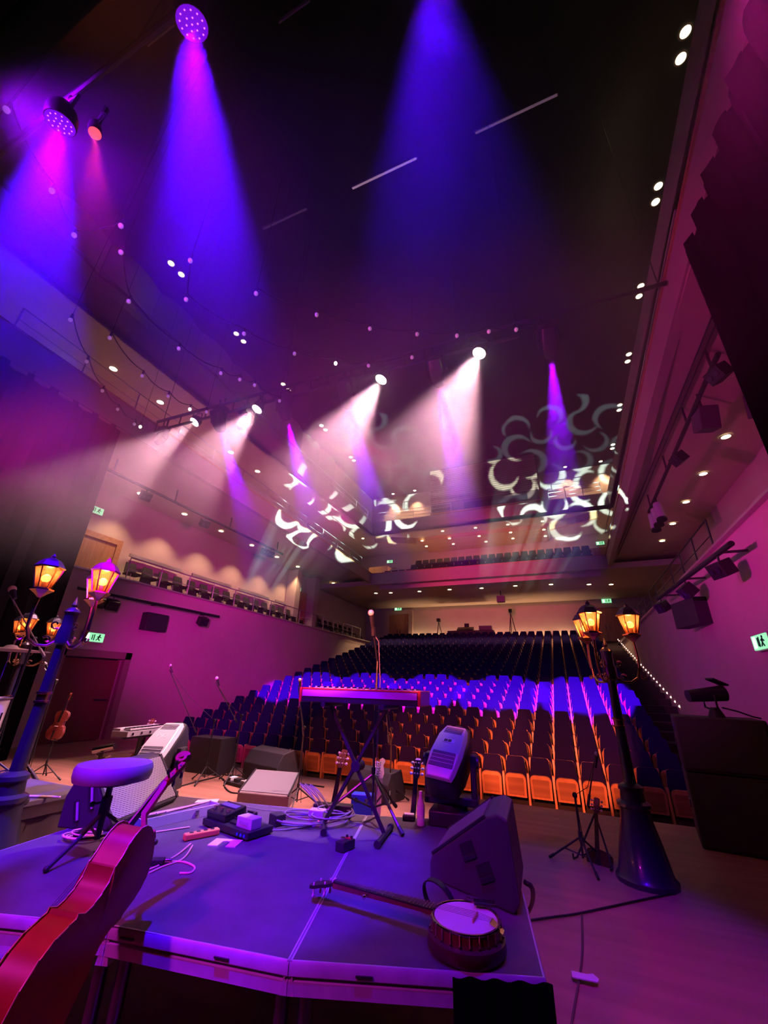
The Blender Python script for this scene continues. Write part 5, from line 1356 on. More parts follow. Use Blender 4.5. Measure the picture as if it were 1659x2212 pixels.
boom_stand('boom microphone stand in front of the dark left seats, round silver microphone', (-5.798, 6.854, 0.000), (-5.940, 6.800, 1.073)[2], (-6.050, 6.300, 1.637), (-5.923, 6.900, 0.951), mr=0.03)
boom_stand('tall microphone stand left of the red keyboard in front of the seats', (-3.880, 6.064, 0.000), (-3.885, 6.050, 1.032)[2], (-3.961, 5.900, 1.637), (-3.875, 6.070, 0.918), mr=0.026)
boom_stand('microphone stand right of the keyboard stand, mostly hidden by the keyboard', (-2.790, 6.999, 0.000), (-2.440, 6.000, 1.017)[2], (-2.372, 5.700, 1.497), (-2.444, 6.050, 0.932))
boom_stand('overhead drum microphone boom at the upper left edge, purple-lit', (-5.712, 2.950, 1.742)[0:2], (-5.681, 2.950, 2.047)[2], (-6.247, 2.800, 2.562), (-5.489, 3.000, 1.856), z=0.6, mr=0.045, matl=M_ALU, rad=0.013)
boom_stand('small drum microphone just left of the nearest lamp post', (-7.529, 4.400, 1.522)[0:2], (-7.615, 4.400, 1.588)[2], (-7.758, 4.300, 1.762), (-7.548, 4.420, 1.536), z=0)
boom_stand('thin microphone stand beside the dark resonator guitar', (-0.091, 5.721, 0.000), (0.050, 5.750, 0.621)[2], (0.150, 5.600, 0.974), (0.028, 5.800, 0.524))

k2 = keyboard('pale keyboard on a column stand beyond the stool, seen end on', (-6.75, 5.55, 0.80), D2(100), 0.95, 36, False)
k2s = thing('keyboard_stand', 'black column stand under the pale keyboard', 'stand', (-6.75, 5.55, 0))
MB().cyl((0, 0, 0.03), (0, 0, 0.76), 0.035, n=12).build('column', M_BLACK, k2s)
MB().beam((0, -0.32, 0.77), (0, 0.32, 0.77), 0.05, 0.04).beam((-0.15, -0.25, 0.785), (0.15, -0.25, 0.785), 0.03, 0.03).beam((-0.15, 0.25, 0.785), (0.15, 0.25, 0.785), 0.03, 0.03).build('top_bracket', M_STEEL, k2s, False)
MB().beam((-0.28, 0, 0.02), (0.28, 0, 0.02), 0.06, 0.035).beam((0, -0.3, 0.02), (0, 0.3, 0.02), 0.06, 0.035).build('base_cross', M_BLACK, k2s, False)

# ================================================================== small things on the riser
def pedalboard():
    t = thing('pedalboard', 'black pedalboard with three footswitches and a grey box pedal, beside the orange power strip', 'pedalboard', (-2.52, 3.12, ZR), D2(-12))
    MB().box((0, 0, 0.03), (0.56, 0.24, 0.045)).build('tray', M_BLACKP, t, False, 0.006)
    fx = MB().box((-0.15, 0.0, 0.085), (0.24, 0.20, 0.07), Matrix.Rotation(0.16, 3, 'X')).build('multi_pedal', M_BLACKG, t, False, 0.008)
    for i in range(3):
        MB().cyl((-0.235 + 0.085 * i, -0.05, 0.10), (-0.235 + 0.085 * i, -0.05, 0.128), 0.017, n=12).build('footswitch', M_CHROME, fx)
    MB().box((-0.15, 0.03, 0.129), (0.2, 0.05, 0.006), Matrix.Rotation(0.16, 3, 'X')).build('display', mat('pedal_display', (0.10, 0.09, 0.20), 0.3), fx, False)
    g = MB().box((0.17, -0.03, 0.085), (0.17, 0.10, 0.07)).build('box_pedal', M_SILVER, t, False, 0.006)
    MB().box((0.17, -0.081, 0.085), (0.10, 0.003, 0.02)).build('label', M_GREY, g, False)
    e = MB().box((0.03, 0.03, 0.075), (0.085, 0.20, 0.022), Matrix.Rotation(0.2, 3, 'X')).build('expression_pedal', M_STEEL, t, False, 0.004)
    for i in range(5): MB().box((0.03, -0.03 + 0.03 * i, 0.078 + 0.006 * i), (0.07, 0.006, 0.014)).build('tread', M_BLACK, e, False)
    for i in range(3): MB().cyl((0.17 + 0.04 * i, -0.125, 0.03), (0.17 + 0.04 * i, -0.13, 0.03), 0.010, n=8).build('jack', M_BLUE, t)
pedalboard()
def cable(name, pts, r, m, label, cat='cable', grp=None):
    pts = [Vector(p) for p in pts]; out = []
    n = len(pts)
    for i in range(n - 1):
        p0, p1, p2, p3 = pts[max(i - 1, 0)], pts[i], pts[i + 1], pts[min(i + 2, n - 1)]
        for k in range(6):
            u = k / 6
            out.append(0.5 * ((2 * p1) + (p2 - p0) * u + (2 * p0 - 5 * p1 + 4 * p2 - p3) * u * u + (3 * p1 - p0 - 3 * p2 + p3) * u ** 3))
    out.append(pts[-1])
    return tag(MB().tube(out, r, 6).build(name, m), label, cat, grp)
def coil(cx, cy, rx, ry, turns, jit, r, z0, zj, ang=0.0):
    pts = []
    N = int(turns * 14)
    for i in range(N):
        a = 2 * PI * i / 14; k = 1 + jit * math.sin(i * 0.37) + jit * 0.6 * math.sin(i * 0.13 + 2)
        x, y = rx * k * math.cos(a), ry * k * math.sin(a)
        pts.append((cx + x * math.cos(ang) - y * math.sin(ang) + jit * 0.12 * math.sin(i * 0.09), cy + x * math.sin(ang) + y * math.cos(ang), z0 + r + zj * (0.5 + 0.5 * math.sin(i * 0.23)) + r * 1.3 * (i // 14)))
    return pts
tag(MB().tube(coil(-3.30, 2.44, 0.12, 0.07, 5, 0.22, 0.005, ZR, 0.012, 0.3), 0.005, 6).build('cable_coil', M_PINKC), 'pale pink cable coiled beside the stool legs', 'cable')
tag(MB().tube(coil(-2.18, 3.48, 0.20, 0.13, 5, 0.28, 0.006, ZR, 0.03, 0.2), 0.006, 6).build('cable_coil', M_GREYC), 'loose grey cable loops left of the heap in front of the keyboard stand', 'cable')
tag(MB().tube(coil(-1.96, 3.62, 0.17, 0.12, 6, 0.34, 0.006, ZR, 0.06, 1.1), 0.006, 6).build('cable_coil', M_GREYC), 'thick heap of grey cable at the foot of the keyboard stand', 'cable')
tag(MB().tube([(-2.30 + 0.11 * math.cos(a * 0.45) + 0.004 * a, 3.74 + 0.03 * math.sin(a * 0.45), ZR + 0.02 + 0.20 * abs(math.sin(a * 0.225))) for a in range(42)], 0.005, 6).build('cable_loop', M_GREYC), 'grey cable standing up in round loops at the back of the heap', 'cable')
cable('cable', [(-2.86, 2.98, ZR + 0.006), (-2.95, 2.83, ZR + 0.006), (-3.02, 2.70, ZR + 0.006)], 0.006, M_PINKC, 'pale cable leading from the pedalboard towards the cello')
cable('cable', [(-2.30, 3.12, ZR + 0.03), (-2.2, 3.2, ZR + 0.02), (-2.12, 3.36, ZR + 0.006), (-1.95, 3.5, ZR + 0.02)], 0.006, M_GREYC, 'grey cable from the pedalboard to the cable heap')
cable('cable', [(-2.62, 3.2, ZR + 0.06), (-2.72, 3.3, ZR + 0.10), (-2.62, 3.55, ZR + 0.03), (-2.48, 3.7, ZR + 0.006)], 0.005, M_GREYC, 'thin cable arching from the pedalboard to the back edge of the riser')
cable('cable', [(-2.544, 2.688, 0.620), (-2.502, 2.548, 0.605), (-2.463, 2.374, 0.605), (-2.460, 2.283, 0.605)], 0.005, M_PINKC, 'pale cable from the power strip, left strand')
cable('cable', [(-2.507, 2.668, 0.620), (-2.416, 2.507, 0.605), (-2.424, 2.363, 0.605), (-2.417, 2.262, 0.605)], 0.005, M_PINKC, 'pale cable from the power strip, right strand')
cable('cable', [(-2.474, 2.417, 0.605), (-2.375, 2.470, 0.605), (-2.254, 2.446, 0.605), (-2.211, 2.378, 0.605), (-2.263, 2.343, 0.605)], 0.006, M_PINKC, 'short bright cable end curling beside the cello waist')
pl = thing('plug', 'black cable plug with a silver collar beside the cello waist', 'plug', (-2.468, 2.389, 0.600), D2(35))
MB().box((-0.05, 0, 0.018), (0.13, 0.05, 0.03)).build('body', M_BLACK, pl, False, 0.005)
MB().cyl((0.02, 0, 0.018), (0.06, 0, 0.018), 0.012, n=10).build('collar', M_CHROME, pl)
ps = thing('power_strip', 'orange power strip with four sockets in front of the pedalboard', 'power strip', (-2.62, 2.86, ZR), D2(64))
MB().box((0, 0, 0.022), (0.25, 0.055, 0.04)).build('housing', M_ORANGE, ps, False, 0.008)
for i in range(4): MB().cyl((-0.075 + 0.05 * i, 0, 0.042), (-0.075 + 0.05 * i, 0, 0.0435), 0.016, n=12).build('socket', M_BLACK, ps)
pt = thing('slotted_plate', 'flat pink-lit card with a U-shaped slot beside the power strip', 'card', (-2.385, 2.855, ZR), D2(18))
MB().prism([(-0.10, -0.07), (-0.03, -0.07), (-0.03, 0.02), (0.0, 0.035), (0.03, 0.02), (0.03, -0.07), (0.10, -0.07), (0.10, 0.07), (-0.10, 0.07)], 0.006, (0, 0, 0)).build('plate', M_PAPER, pt, False)
tc_ = thing('open_case', 'long narrow pale tray holding drumsticks, between the wedge and the pedalboard', 'case', (-3.10, 3.08, ZR), D2(76))
MB().box((0, 0, 0.008), (0.66, 0.13, 0.016)).build('floor_plate', M_GREY, tc_, False)
for s in (-1, 1): MB().box((0, s * 0.065, 0.035), (0.66, 0.010, 0.07)).build('side_wall', M_SILVER, tc_, False, 0.002)
for s in (-1, 1): MB().box((s * 0.325, 0, 0.035), (0.010, 0.13, 0.07)).build('end_wall', M_SILVER, tc_, False, 0.002)
MB().box((0.12, -0.073, 0.04), (0.03, 0.008, 0.03)).build('latch', M_CHROME, tc_, False)
for i in range(4):
    s = thing('drumstick', 'pale wooden drumstick in the long tray, %s from the wedge' % ORD[i], 'drumstick', (-3.12 + 0.03 * (i - 1.5), 3.06 + 0.05 * (i - 1), ZR + 0.062 + 0.006 * i), D2(72 + 4 * i), 'drumsticks in the tray')
    MB().tube([(-0.22, 0, 0), (0.14, 0, 0), (0.19, 0, 0), (0.205, 0, 0)], [0.0085, 0.0085, 0.005, 0.004], 8).sph((0.212, 0, 0), 0.0075, 8, (1.4, 1, 1)).build('stick', M_EDGE, s)
s = thing('drumstick', 'pale drumstick lying across the drum riser beside the lamp post', 'drumstick', (-4.72, 2.93, ZR + 0.012), D2(25))
MB().tube([(-0.2, 0, 0), (0.14, 0, 0), (0.19, 0, 0)], [0.010, 0.010, 0.005], 8).sph((0.2, 0, 0), 0.009, 8).build('stick', M_EDGE, s)
pk = thing('drum_pad', 'small round black practice pad under the drumstick by the lamp post', 'drum pad', (-4.62, 2.70, ZR), 0)
MB().lathe([(0.08, 0), (0.09, 0.012), (0.09, 0.04), (0.075, 0.05)], 18).build('pad', M_BLACK, pk)

bt = thing('water_bottle', 'clear plastic water bottle standing at the back edge of the riser', 'bottle', (-1.28, 3.92, ZR))
MB().lathe([(0.026, 0.0), (0.033, 0.006), (0.033, 0.05), (0.031, 0.06), (0.033, 0.07), (0.033, 0.14), (0.030, 0.155), (0.014, 0.205), (0.013, 0.225)], 18).build('bottle_body', M_WATER, bt)
MB().lathe([(0.0335, 0.075), (0.0335, 0.135)], 18).build('label_band', mat('bottle_label', (0.85, 0.8, 0.95), 0.4), bt)
MB().lathe([(0.016, 0.218), (0.016, 0.243), (0.012, 0.245)], 14).build('cap', M_WHITE, bt)
for i in range(3): MB().tube([(0.0335 * math.cos(2 * PI * k / 18), 0.0335 * math.sin(2 * PI * k / 18), 0.018 + 0.014 * i) for k in range(18)], 0.0012, 4, True).build('rib', M_WATER, bt)
pu = thing('puck_pedal', 'small black round-ended pedal beside the water bottle', 'pedal', (-1.42, 4.02, ZR), D2(15))
MB().box((0, 0, 0.022), (0.11, 0.07, 0.044)).build('case', M_BLACK, pu, True, 0.012)
MB().box((0, 0, 0.046), (0.085, 0.05, 0.006)).build('top_plate', M_PAPER, pu, False, 0.002)
sm = thing('small_pedal', 'small upright purple-lit pedal with a red top on the deck seam', 'pedal', (-1.585, 3.15, ZR), D2(-12))
MB().box((0, 0, 0.03), (0.075, 0.13, 0.055)).build('case', M_STEEL, sm, False, 0.006)
MB().cyl((0, -0.03, 0.057), (0, -0.03, 0.078), 0.015, n=12).build('footswitch', M_CHROME, sm)
MB().box((0, 0.04, 0.0585), (0.05, 0.03, 0.004)).build('top_plate', M_RED, sm, False)
for i in (-1, 1): MB().cyl((i * 0.02, 0.04, 0.06), (i * 0.02, 0.04, 0.075), 0.008, n=10).build('knob', M_BLACK, sm)
db = thing('stage_box', 'blue junction box at the back of the riser behind the stand legs', 'box', (-1.90, 4.02, ZR - 0.6 + 0.0), D2(12))
MB().box((0, 0.13, 0.36), (0.20, 0.12, 0.72)).build('case', M_BLUE, db, False, 0.006)
MB().cyl((-0.05, 0.06, 0.68), (-0.05, 0.055, 0.68), 0.018, n=10).cyl((0.05, 0.06, 0.68), (0.05, 0.055, 0.68), 0.018, n=10).build('sockets', M_CHROME, db)
bb_ = thing('rack_case', 'long low black box behind the cable heap', 'box', (-2.05, 3.80, ZR), D2(14))
MB().box((0, 0, 0.045), (0.34, 0.10, 0.09)).build('case', M_BLACKP, bb_, False, 0.006)
for i in range(3): MB().cyl((-0.1 + 0.06 * i, -0.051, 0.05), (-0.1 + 0.06 * i, -0.056, 0.05), 0.012, n=10).build('socket', M_CHROME, bb_)
gb = thing('adaptor_box', 'small dark adaptor box on the left of the cable heap', 'box', (-2.32, 3.36, ZR), D2(70))
MB().box((0, 0, 0.04), (0.10, 0.10, 0.08)).build('case', M_BLACKP, gb, False, 0.008)
MB().cyl((0.05, 0, 0.04), (0.08, 0, 0.04), 0.012, 0.007, 8).build('strain_relief', M_BLACK, gb)
ad = thing('power_adaptor', 'squat grey adaptor with a red light inside the cable heap', 'box', (-2.06, 3.55, ZR), D2(10))
MB().box((0, 0, 0.05), (0.13, 0.09, 0.10)).build('case', M_GREY, ad, False, 0.008)
MB().sph((0.03, -0.046, 0.03), 0.007, 8).build('indicator', M_LEDR, ad)
pp = thing('paper_sheet', 'white folded paper on the riser edge behind the left moving head', 'paper', (-3.30, 3.60, ZR + 0.004), D2(30))
MB().quads([(-0.1, -0.05, 0), (0.1, -0.05, 0), (0.1, 0.05, 0.0), (-0.1, 0.05, 0.0)], [(-0.1, -0.05, 0.004), (0.1, -0.05, 0.01), (0.1, 0.05, 0.012), (-0.1, 0.05, 0.004)]).build('sheet', M_PAPER, pp, False)

# ================================================================== things on the stage floor
def pedal_row(label, x, y, rz, n=3):
    t = thing('effects_board', label, 'pedalboard', (x, y, 0), rz)
    MB().box((0, 0, 0.025), (0.55, 0.24, 0.05)).build('tray', M_BLACK, t, False, 0.005)
    for i in range(n):
        p = MB().box((-0.2 + 0.2 * i, 0.0, 0.075), (0.11, 0.15, 0.05)).build('effect_pedal', (M_WHITE, M_BLACKP, M_SILVER)[i % 3], t, False, 0.006)
        MB().cyl((-0.2 + 0.2 * i, -0.04, 0.1), (-0.2 + 0.2 * i, -0.04, 0.115), 0.014, n=10).build('footswitch', M_CHROME, p)
pedal_row('small effects board with two white pedals on the floor by the pale wedge', -5.55, 6.75, D2(-15))
pedal_row('dark effects board on the floor in front of the black wedge', -4.9, 6.55, D2(10), 2)
for pts, lab in (([(-6.209, 5.564, 0.010), (-6.297, 6.480, 0.010), (-6.409, 7.276, 0.010), (-7.296, 7.685, 0.010)], 'black cable crossing the orange-lit floor left of the pale wedge'),
                 ([(-5.616, 6.482, 0.010), (-5.253, 6.247, 0.010), (-5.066, 6.360, 0.010), (-5.388, 6.622, 0.010)], 'black cable looping in front of the small effects board'),
                 ([(-7.407, 7.302, 0.010), (-6.482, 7.229, 0.010), (-5.604, 7.380, 0.010), (-4.183, 7.363, 0.010)], 'black cable running along the stage lip')):
    cable('floor_cable', pts, 0.012, M_BLACK, lab)
cable('floor_cable', [(-0.396, 3.207, 0.600), (-0.362, 3.280, 0.550), (-0.431, 3.759, 0.300), (-0.565, 4.232, 0.020)], 0.014, M_BLACKP, 'thick cable dropping from the right wedge to the floor')
cable('floor_cable', [(-0.561, 4.256, 0.012), (-0.333, 4.450, 0.012), (-0.145, 4.611, 0.012), (0.324, 5.088, 0.012), (0.616, 5.384, 0.012)], 0.008, M_BLACK, 'dark cable on the floor from the riser to the right lamp post')
cable('floor_cable', [(-0.138, 4.590, 0.012), (-0.148, 4.059, 0.012), (-0.172, 3.720, 0.012), (-0.220, 3.266, 0.012), (-0.241, 2.972, 0.012)], 0.007, mat('floor_cable_brown', (0.10, 0.05, 0.05), 0.6), 'brown cable along the floor under the paper tape')
tpz = (-0.145, 3.709, 0.018)
tp_ = thing('tape_piece', 'torn white tape holding the brown floor cable down', 'tape', tpz, D2(10))
MB().prism([(-0.075, -0.035), (0.07, -0.045), (0.085, -0.01), (0.06, 0.035), (0.02, 0.02), (-0.07, 0.03)], 0.006, (0, 0, 0.005)).build('tape', M_PAPER, tp_, False)

# black cabinet at the right with a dark spotlight on top
cab = thing('speaker_cabinet', 'tall black loudspeaker stack at the right edge of the stage', 'loudspeaker', (1.75, 7.35, 0), D2(-8))
for i, (z, h) in enumerate(((0, 0.78), (0.79, 0.62))):
    c = MB().box((0, 0, z + h / 2), (0.95, 0.85, h)).build('cabinet', M_TEXBLK, cab, False, 0.02)
    MB().box((0, -0.43, z + h / 2), (0.87, 0.02, h - 0.08)).build('grille', M_GRILLED, c, False)
    MB().box((-0.48, 0, z + h / 2), (0.02, 0.16, 0.08)).build('handle', M_STEEL, c, False)
fan = thing('followspot', 'dark spotlight on a yoke on top of the black loudspeaker stack', 'spotlight', (1.78, 7.3, 1.41), D2(20))
MB().cyl((0, 0, 0), (0, 0, 0.12), 0.10, 0.05, 14).build('base', M_BLACK, fan)
MB().cyl((-0.30, 0.02, 0.25), (0.16, -0.02, 0.30), 0.075, 0.10, 14).build('barrel', M_BLACKP, fan)
MB().tube([(-0.04, -0.12, 0.27), (-0.04, -0.12, 0.12), (-0.04, 0, 0.09), (-0.04, 0.12, 0.12), (-0.04, 0.12, 0.27)], 0.014, 6).build('yoke', M_BLACK, fan)
MB().box((0.12, 0, 0.44), (0.20, 0.16, 0.02), Matrix.Rotation(0.4, 3, 'Y')).build('barn_door', M_BLACK, fan, False)
MB().tube([(0.1, 0.0, 0.12), (0.3, 0.02, 0.08), (0.5, 0.05, 0.02), (0.62, 0.08, 0.0)], 0.010, 6).build('cable', M_BLACK, fan)

# drums and hardware at the left edge
cy = thing('crash_cymbal', 'crash cymbal on a stand at the left edge, bright magenta from above', 'cymbal', (-6.25, 3.02, ZR))
tripod(cy, 1.30, 0.012, 0.36, 0.3, M_CHROME, 10)
MB().lathe([(0.40, 1.325), (0.40, 1.328), (0.20, 1.345), (0.075, 1.36), (0.05, 1.385), (0.012, 1.392)], 36).build('cymbal', mat('cymbal_brass', (0.66, 0.58, 0.52), 0.4, 0.3), cy)
MB().cyl((0, 0, 1.39), (0, 0, 1.44), 0.014, n=8).build('wing_nut', M_CHROME, cy)
def drum(name, label, x, y, z, r, h, shell, tilt=0.0, legs=True):
    t = thing(name, label, 'drum', (x, y, z))
    R = Matrix.Rotation(tilt, 3, 'Y')
    z0 = 0.30 if legs else 0.0
    o = Vector((0, 0, z0))
    MB().lathe([(r * 0.985, 0.0), (r * 0.985, h)], 28, o, R).build('shell', shell, t)
    MB().lathe([(r * 0.97, h - 0.002), (r * 0.97, h + 0.004)], 28, o, R).build('drum_head', M_WHITE, t)
    for q in (0.0, h):
        MB().tube([o + R @ Vector((r * 1.01 * math.cos(2 * PI * i / 28), r * 1.01 * math.sin(2 * PI * i / 28), q)) for i in range(28)], 0.010, 6, True).build('hoop', M_CHROME, t)
    for i in range(8):
        a = 2 * PI * i / 8
        MB().cyl(o + R @ Vector((r * 1.03 * math.cos(a), r * 1.03 * math.sin(a), 0.01)), o + R @ Vector((r * 1.03 * math.cos(a), r * 1.03 * math.sin(a), h - 0.01)), 0.006, n=6).build('tension_rod', M_CHROME, t)
    if legs:
        for i in range(3):
            a = 2 * PI * i / 3 + 0.4
            MB().cyl((r * 1.04 * math.cos(a), r * 1.04 * math.sin(a), 0.0), (r * 1.04 * math.cos(a), r * 1.04 * math.sin(a), z0 + 0.2), 0.009, n=7).build('leg', M_CHROME, t)
    return t
_d = (-5.768, 2.750, 1.250)
drum('floor_tom', 'white-shelled floor tom on legs at the left edge of the drum riser', _d[0], _d[1], max(ZR, _d[2] - 0.47), 0.20, 0.34, mat('drum_white', (0.75, 0.70, 0.62), 0.3, coat=0.5))
drum('snare_drum', 'chrome snare drum behind the floor tom at the left edge', -6.05, 2.55, ZR, 0.18, 0.15, M_CHROME)
hw = thing('drum_hardware', 'chrome clamp arm leaning on the floor left of the lamp post', 'drum hardware', (-6.35, 3.9, 0))
MB().cyl((-0.45, -0.1, 0.72), (0.02, 0.02, 0.36), 0.022, n=10).cyl((-0.2, -0.04, 0.53), (0.12, 0.05, 0.28), 0.03, n=10).cyl((0.02, 0.0, 0.36), (0.20, 0.06, 0.20), 0.024, n=10).cyl((0.06, -0.03, 0.36), (0.24, 0.03, 0.20), 0.024, n=10).build('arm', M_CHROME, hw)
MB().cyl((0.2, 0.05, 0.2), (0.25, 0.05, 0.0), 0.018, n=8).cyl((-0.45, -0.1, 0.72), (-0.47, -0.1, 0.0), 0.016, n=8).build('leg', M_CHROME, hw)
MB().sph((0.02, 0.02, 0.36), 0.045, 10).build('clamp', M_CHROME, hw)
h2 = thing('pedal_bracket', 'chrome tube clamp on a short black stand right of the lamp post', 'drum hardware', (-6.85, 5.0, 0))
MB().cyl((-0.16, -0.02, 0.60), (0.20, 0.05, 0.68), 0.045, n=12).build('tube', M_CHROME, h2)
MB().cyl((0, 0, 0.02), (0, 0, 0.58), 0.03, n=10).build('post', M_BLACK, h2)
MB().tube([(-0.1, 0, 0.55), (0.0, 0.03, 0.5), (0.18, 0.04, 0.56)], 0.014, 6).build('hook', M_CHROME, h2)
MB().lathe([(0.16, 0), (0.16, 0.02), (0.05, 0.04)], 16).build('base', M_BLACK, h2)
for i, (x, y, a, ln) in enumerate(((-6.15, 4.45, 12, 1.1), (-6.05, 4.58, 8, 1.0), (-5.75, 4.75, -4, 0.9))):
    s = thing('folded_stand', ('purple-lit folded stand tube on the floor, nearest the drum riser', 'purple-lit folded stand tube on the floor, middle one', 'purple-lit folded stand tube on the floor, farthest from the drum riser')[i], 'stand', (x, y, 0), D2(a), 'folded stand tubes')
    MB().cyl((-ln / 2, 0, 0.10), (ln / 2, 0, 0.06), 0.024, n=10).build('tube', M_ALU, s)
    MB().cyl((-ln / 2, 0, 0.10), (-ln / 2 - 0.02, 0, 0.0), 0.02, n=8).cyl((ln / 2 - 0.05, 0, 0.065), (ln / 2 - 0.05, 0.02, 0), 0.02, n=8).build('foot', M_BLACK, s)
sh_ = thing('clip_light', 'black hooded clip light at the end of the folded stand tubes', 'clip light', (-5.45, 4.95, 0), D2(20))
MB().quads([(-0.12, -0.08, 0.05), (0.12, -0.08, 0.0), (0.12, 0.08, 0.0), (-0.12, 0.08, 0.05)], [(-0.10, -0.08, 0.2), (0.16, -0.10, 0.22), (0.16, 0.10, 0.22), (-0.10, 0.08, 0.2)]).build('hood', M_BLACK, sh_, False, 0.01)
MB().box((0.05, 0, 0.222), (0.22, 0.20, 0.008)).build('top_plate', M_ALU, sh_, False)

# control desk and crew gear behind the last row
dk = thing('mixing_desk', 'black mixing desk set up behind the last stalls row', 'mixing desk', (-6.2, 31.2, 4.79))
MB().box((0, 0, 0.45), (3.4, 0.6, 0.9)).build('table', M_BLACK, dk, False)
MB().quads([(-1.0, -0.25, 0.9), (0.2, -0.25, 0.9), (0.2, 0.25, 0.9), (-1.0, 0.25, 0.9)], [(-1.0, -0.2, 1.0), (0.2, -0.2, 1.0), (0.2, 0.25, 1.22), (-1.0, 0.25, 1.22)]).build('console', M_BLACKP, dk, False)
MB().box((1.1, 0, 1.08), (0.9, 0.35, 0.3)).build('side_rack', M_BLACKP, dk, False)
MB().box((-0.3, 0.1, 1.33), (0.35, 0.05, 0.26)).build('monitor_screen', M_BLACKG, dk, False)
for x, lab, hh in ((-8.6, 'dark figure-like covered camera on a tripod left of the mixing desk', 1.6), (-3.2, 'camera on a tall tripod right of the mixing desk', 2.1)):
    c = thing('camera_tripod', lab, 'camera tripod', (x, 31.0, 4.79))
    for a in (20, 140, 260): MB().cyl((0.4 * math.cos(D2(a)), 0.4 * math.sin(D2(a)), 0), (0, 0, hh), 0.025, n=6).build('leg', M_BLACK, c)
    MB().box((0, 0, hh + 0.12), (0.22, 0.35, 0.24)).build('camera', M_BLACK, c, False)
    MB().cyl((0, -0.17, hh + 0.12), (0, -0.3, hh + 0.12), 0.07, n=10).build('lens', M_BLACK, c)
pj_ = thing('ceiling_projector', 'small dark box hung under the rear balcony above the camera tripod', 'projector', (-3.35, 27.4, 7.72))
MB().box((0, 0, -0.55), (0.5, 0.4, 0.4)).build('case', M_BLACKP, pj_, False)
MB().cyl((0, 0, 0), (0, 0, -0.36), 0.03, n=6).build('hanger', M_BLACK, pj_)

# ================================================================== festoon strings and hanging bars
def festoon(label, pts, lit=()):
    pts = [Vector(p) for p in pts]
    t = thing('festoon_string', label, 'string lights', pts[0], 0, 'festoon light strings')
    o = pts[0]
    wire = []
    for i in range(len(pts) - 1):
        for k in range(5):
            u = k / 5; wire.append(pts[i].lerp(pts[i + 1], u) - o - Vector((0, 0, 0.10 * 4 * u * (1 - u))) + Vector((0, 0, 0.13)))
    wire.append(pts[-1] - o + Vector((0, 0, 0.13)))
    MB().tube(wire, 0.010, 5).build('wire', M_BLACK, t)
    for p in (pts[0], pts[-1]):
        MB().cyl(p - o + Vector((0, 0, 0.1)), Vector((p.x - o.x, p.y - o.y, 18.02 - o.z)), 0.005, n=4).build('suspension_wire', M_BLACK, t)
    for i, p in enumerate(pts):
        q = p - o
        s = MB().cyl(q + Vector((0, 0, 0.04)), q + Vector((0, 0, 0.14)), 0.02, n=7).build('socket', M_BLACK, t)
        MB().sph(q, 0.036, 10, (1, 1, 1.25)).build('bulb', M_FESTL if i in lit else M_FEST, s)
festoon('festoon string hanging at the left over the balcony soffit', [(-7.484, 2.630, 7.600), (-8.262, 3.425, 7.600), (-8.844, 4.154, 7.600), (-9.155, 4.743, 7.600), (-9.325, 5.316, 7.600), (-9.287, 5.457, 7.600)], (5,))
festoon('festoon string following the left upper balcony edge to the truss', [(-7.206, 3.181, 7.600), (-7.549, 4.143, 7.600), (-7.582, 4.834, 7.600), (-7.485, 5.371, 7.600), (-7.186, 5.596, 7.600)], (3,))
festoon('festoon string crossing the left upper wall panels', [(-5.518, 2.147, 7.700), (-6.216, 2.802, 7.700), (-6.276, 3.927, 7.700), (-5.985, 4.769, 7.700), (-5.738, 5.075, 7.700), (-5.549, 5.336, 7.700), (-5.352, 5.982, 7.700)], ())
festoon('festoon string in the purple haze, lower of the middle two', [(-4.610, 2.650, 7.700), (-5.236, 3.148, 7.700), (-4.796, 4.109, 7.700), (-4.184, 4.877, 7.700), (-3.541, 5.406, 7.700), (-2.938, 5.707, 7.700), (-2.029, 5.812, 7.700)], (4,))
festoon('festoon string in the dark centre, highest of them', [(-4.019, 3.501, 7.700), (-3.282, 4.246, 7.700), (-2.522, 4.867, 7.700), (-1.752, 5.303, 7.700), (-1.072, 5.602, 7.700), (-0.505, 5.719, 7.700), (-0.038, 5.856, 7.700)], ())
festoon('festoon string at the upper left edge above the red beam', [(-5.177, 0.473, 7.700), (-5.600, 1.205, 7.700), (-5.934, 1.704, 7.700), (-5.147, 1.876, 7.700)], ())
def pipe(label, a, b_, glow=0.0):
    a = Vector(a); b_ = Vector(b_); t = thing('hanging_bar', label, 'lighting bar', a, 0, 'hanging bars above the stage')
    MB().cyl((0, 0, 0), b_ - a, 0.035, n=8).build('bar', mat('pale_bar', (0.62, 0.5, 0.58), 0.35, 0.4), t)
    if glow:  # the bar is no lamp; its bright look is painted on as emission
        MB().box((b_ - a) * 0.5 + Vector((0, 0, -0.04)), ((b_ - a).length * 0.97, 0.05, 0.03)).build('painted_glow', mat('painted_glow_%d' % int(glow * 100), (0.9, 0.7, 0.8), 0.4, emit=(1.0, 0.55, 0.85), es=glow), t, False)
    for u in (0.03, 0.5, 0.97):
        MB().cyl((b_ - a) * u, (b_ - a) * u + Vector((0, 0, 18.02 - a.z)), 0.008, n=5).build('suspension_wire', M_STEEL, t)
pipe('pale hanging bar with painted glow high above the centre of the hall', (-4.109, 6.165, 15.500), (-2.015, 6.207, 15.500), 0.75)
pipe('hanging bar with dim painted glow high above the hall, towards the right wall', (-0.415, 6.225, 15.500), (1.696, 6.272, 15.500), 0.16)
pipe('hanging bar with faint painted glow high above the hall, left of the glowing one', (-7.403, 6.107, 15.500), (-5.679, 6.175, 15.500), 0.05)
pipe('short hanging bar beside the larger violet light', (-7.269, 1.679, 15.500), (-6.397, 1.681, 15.500))
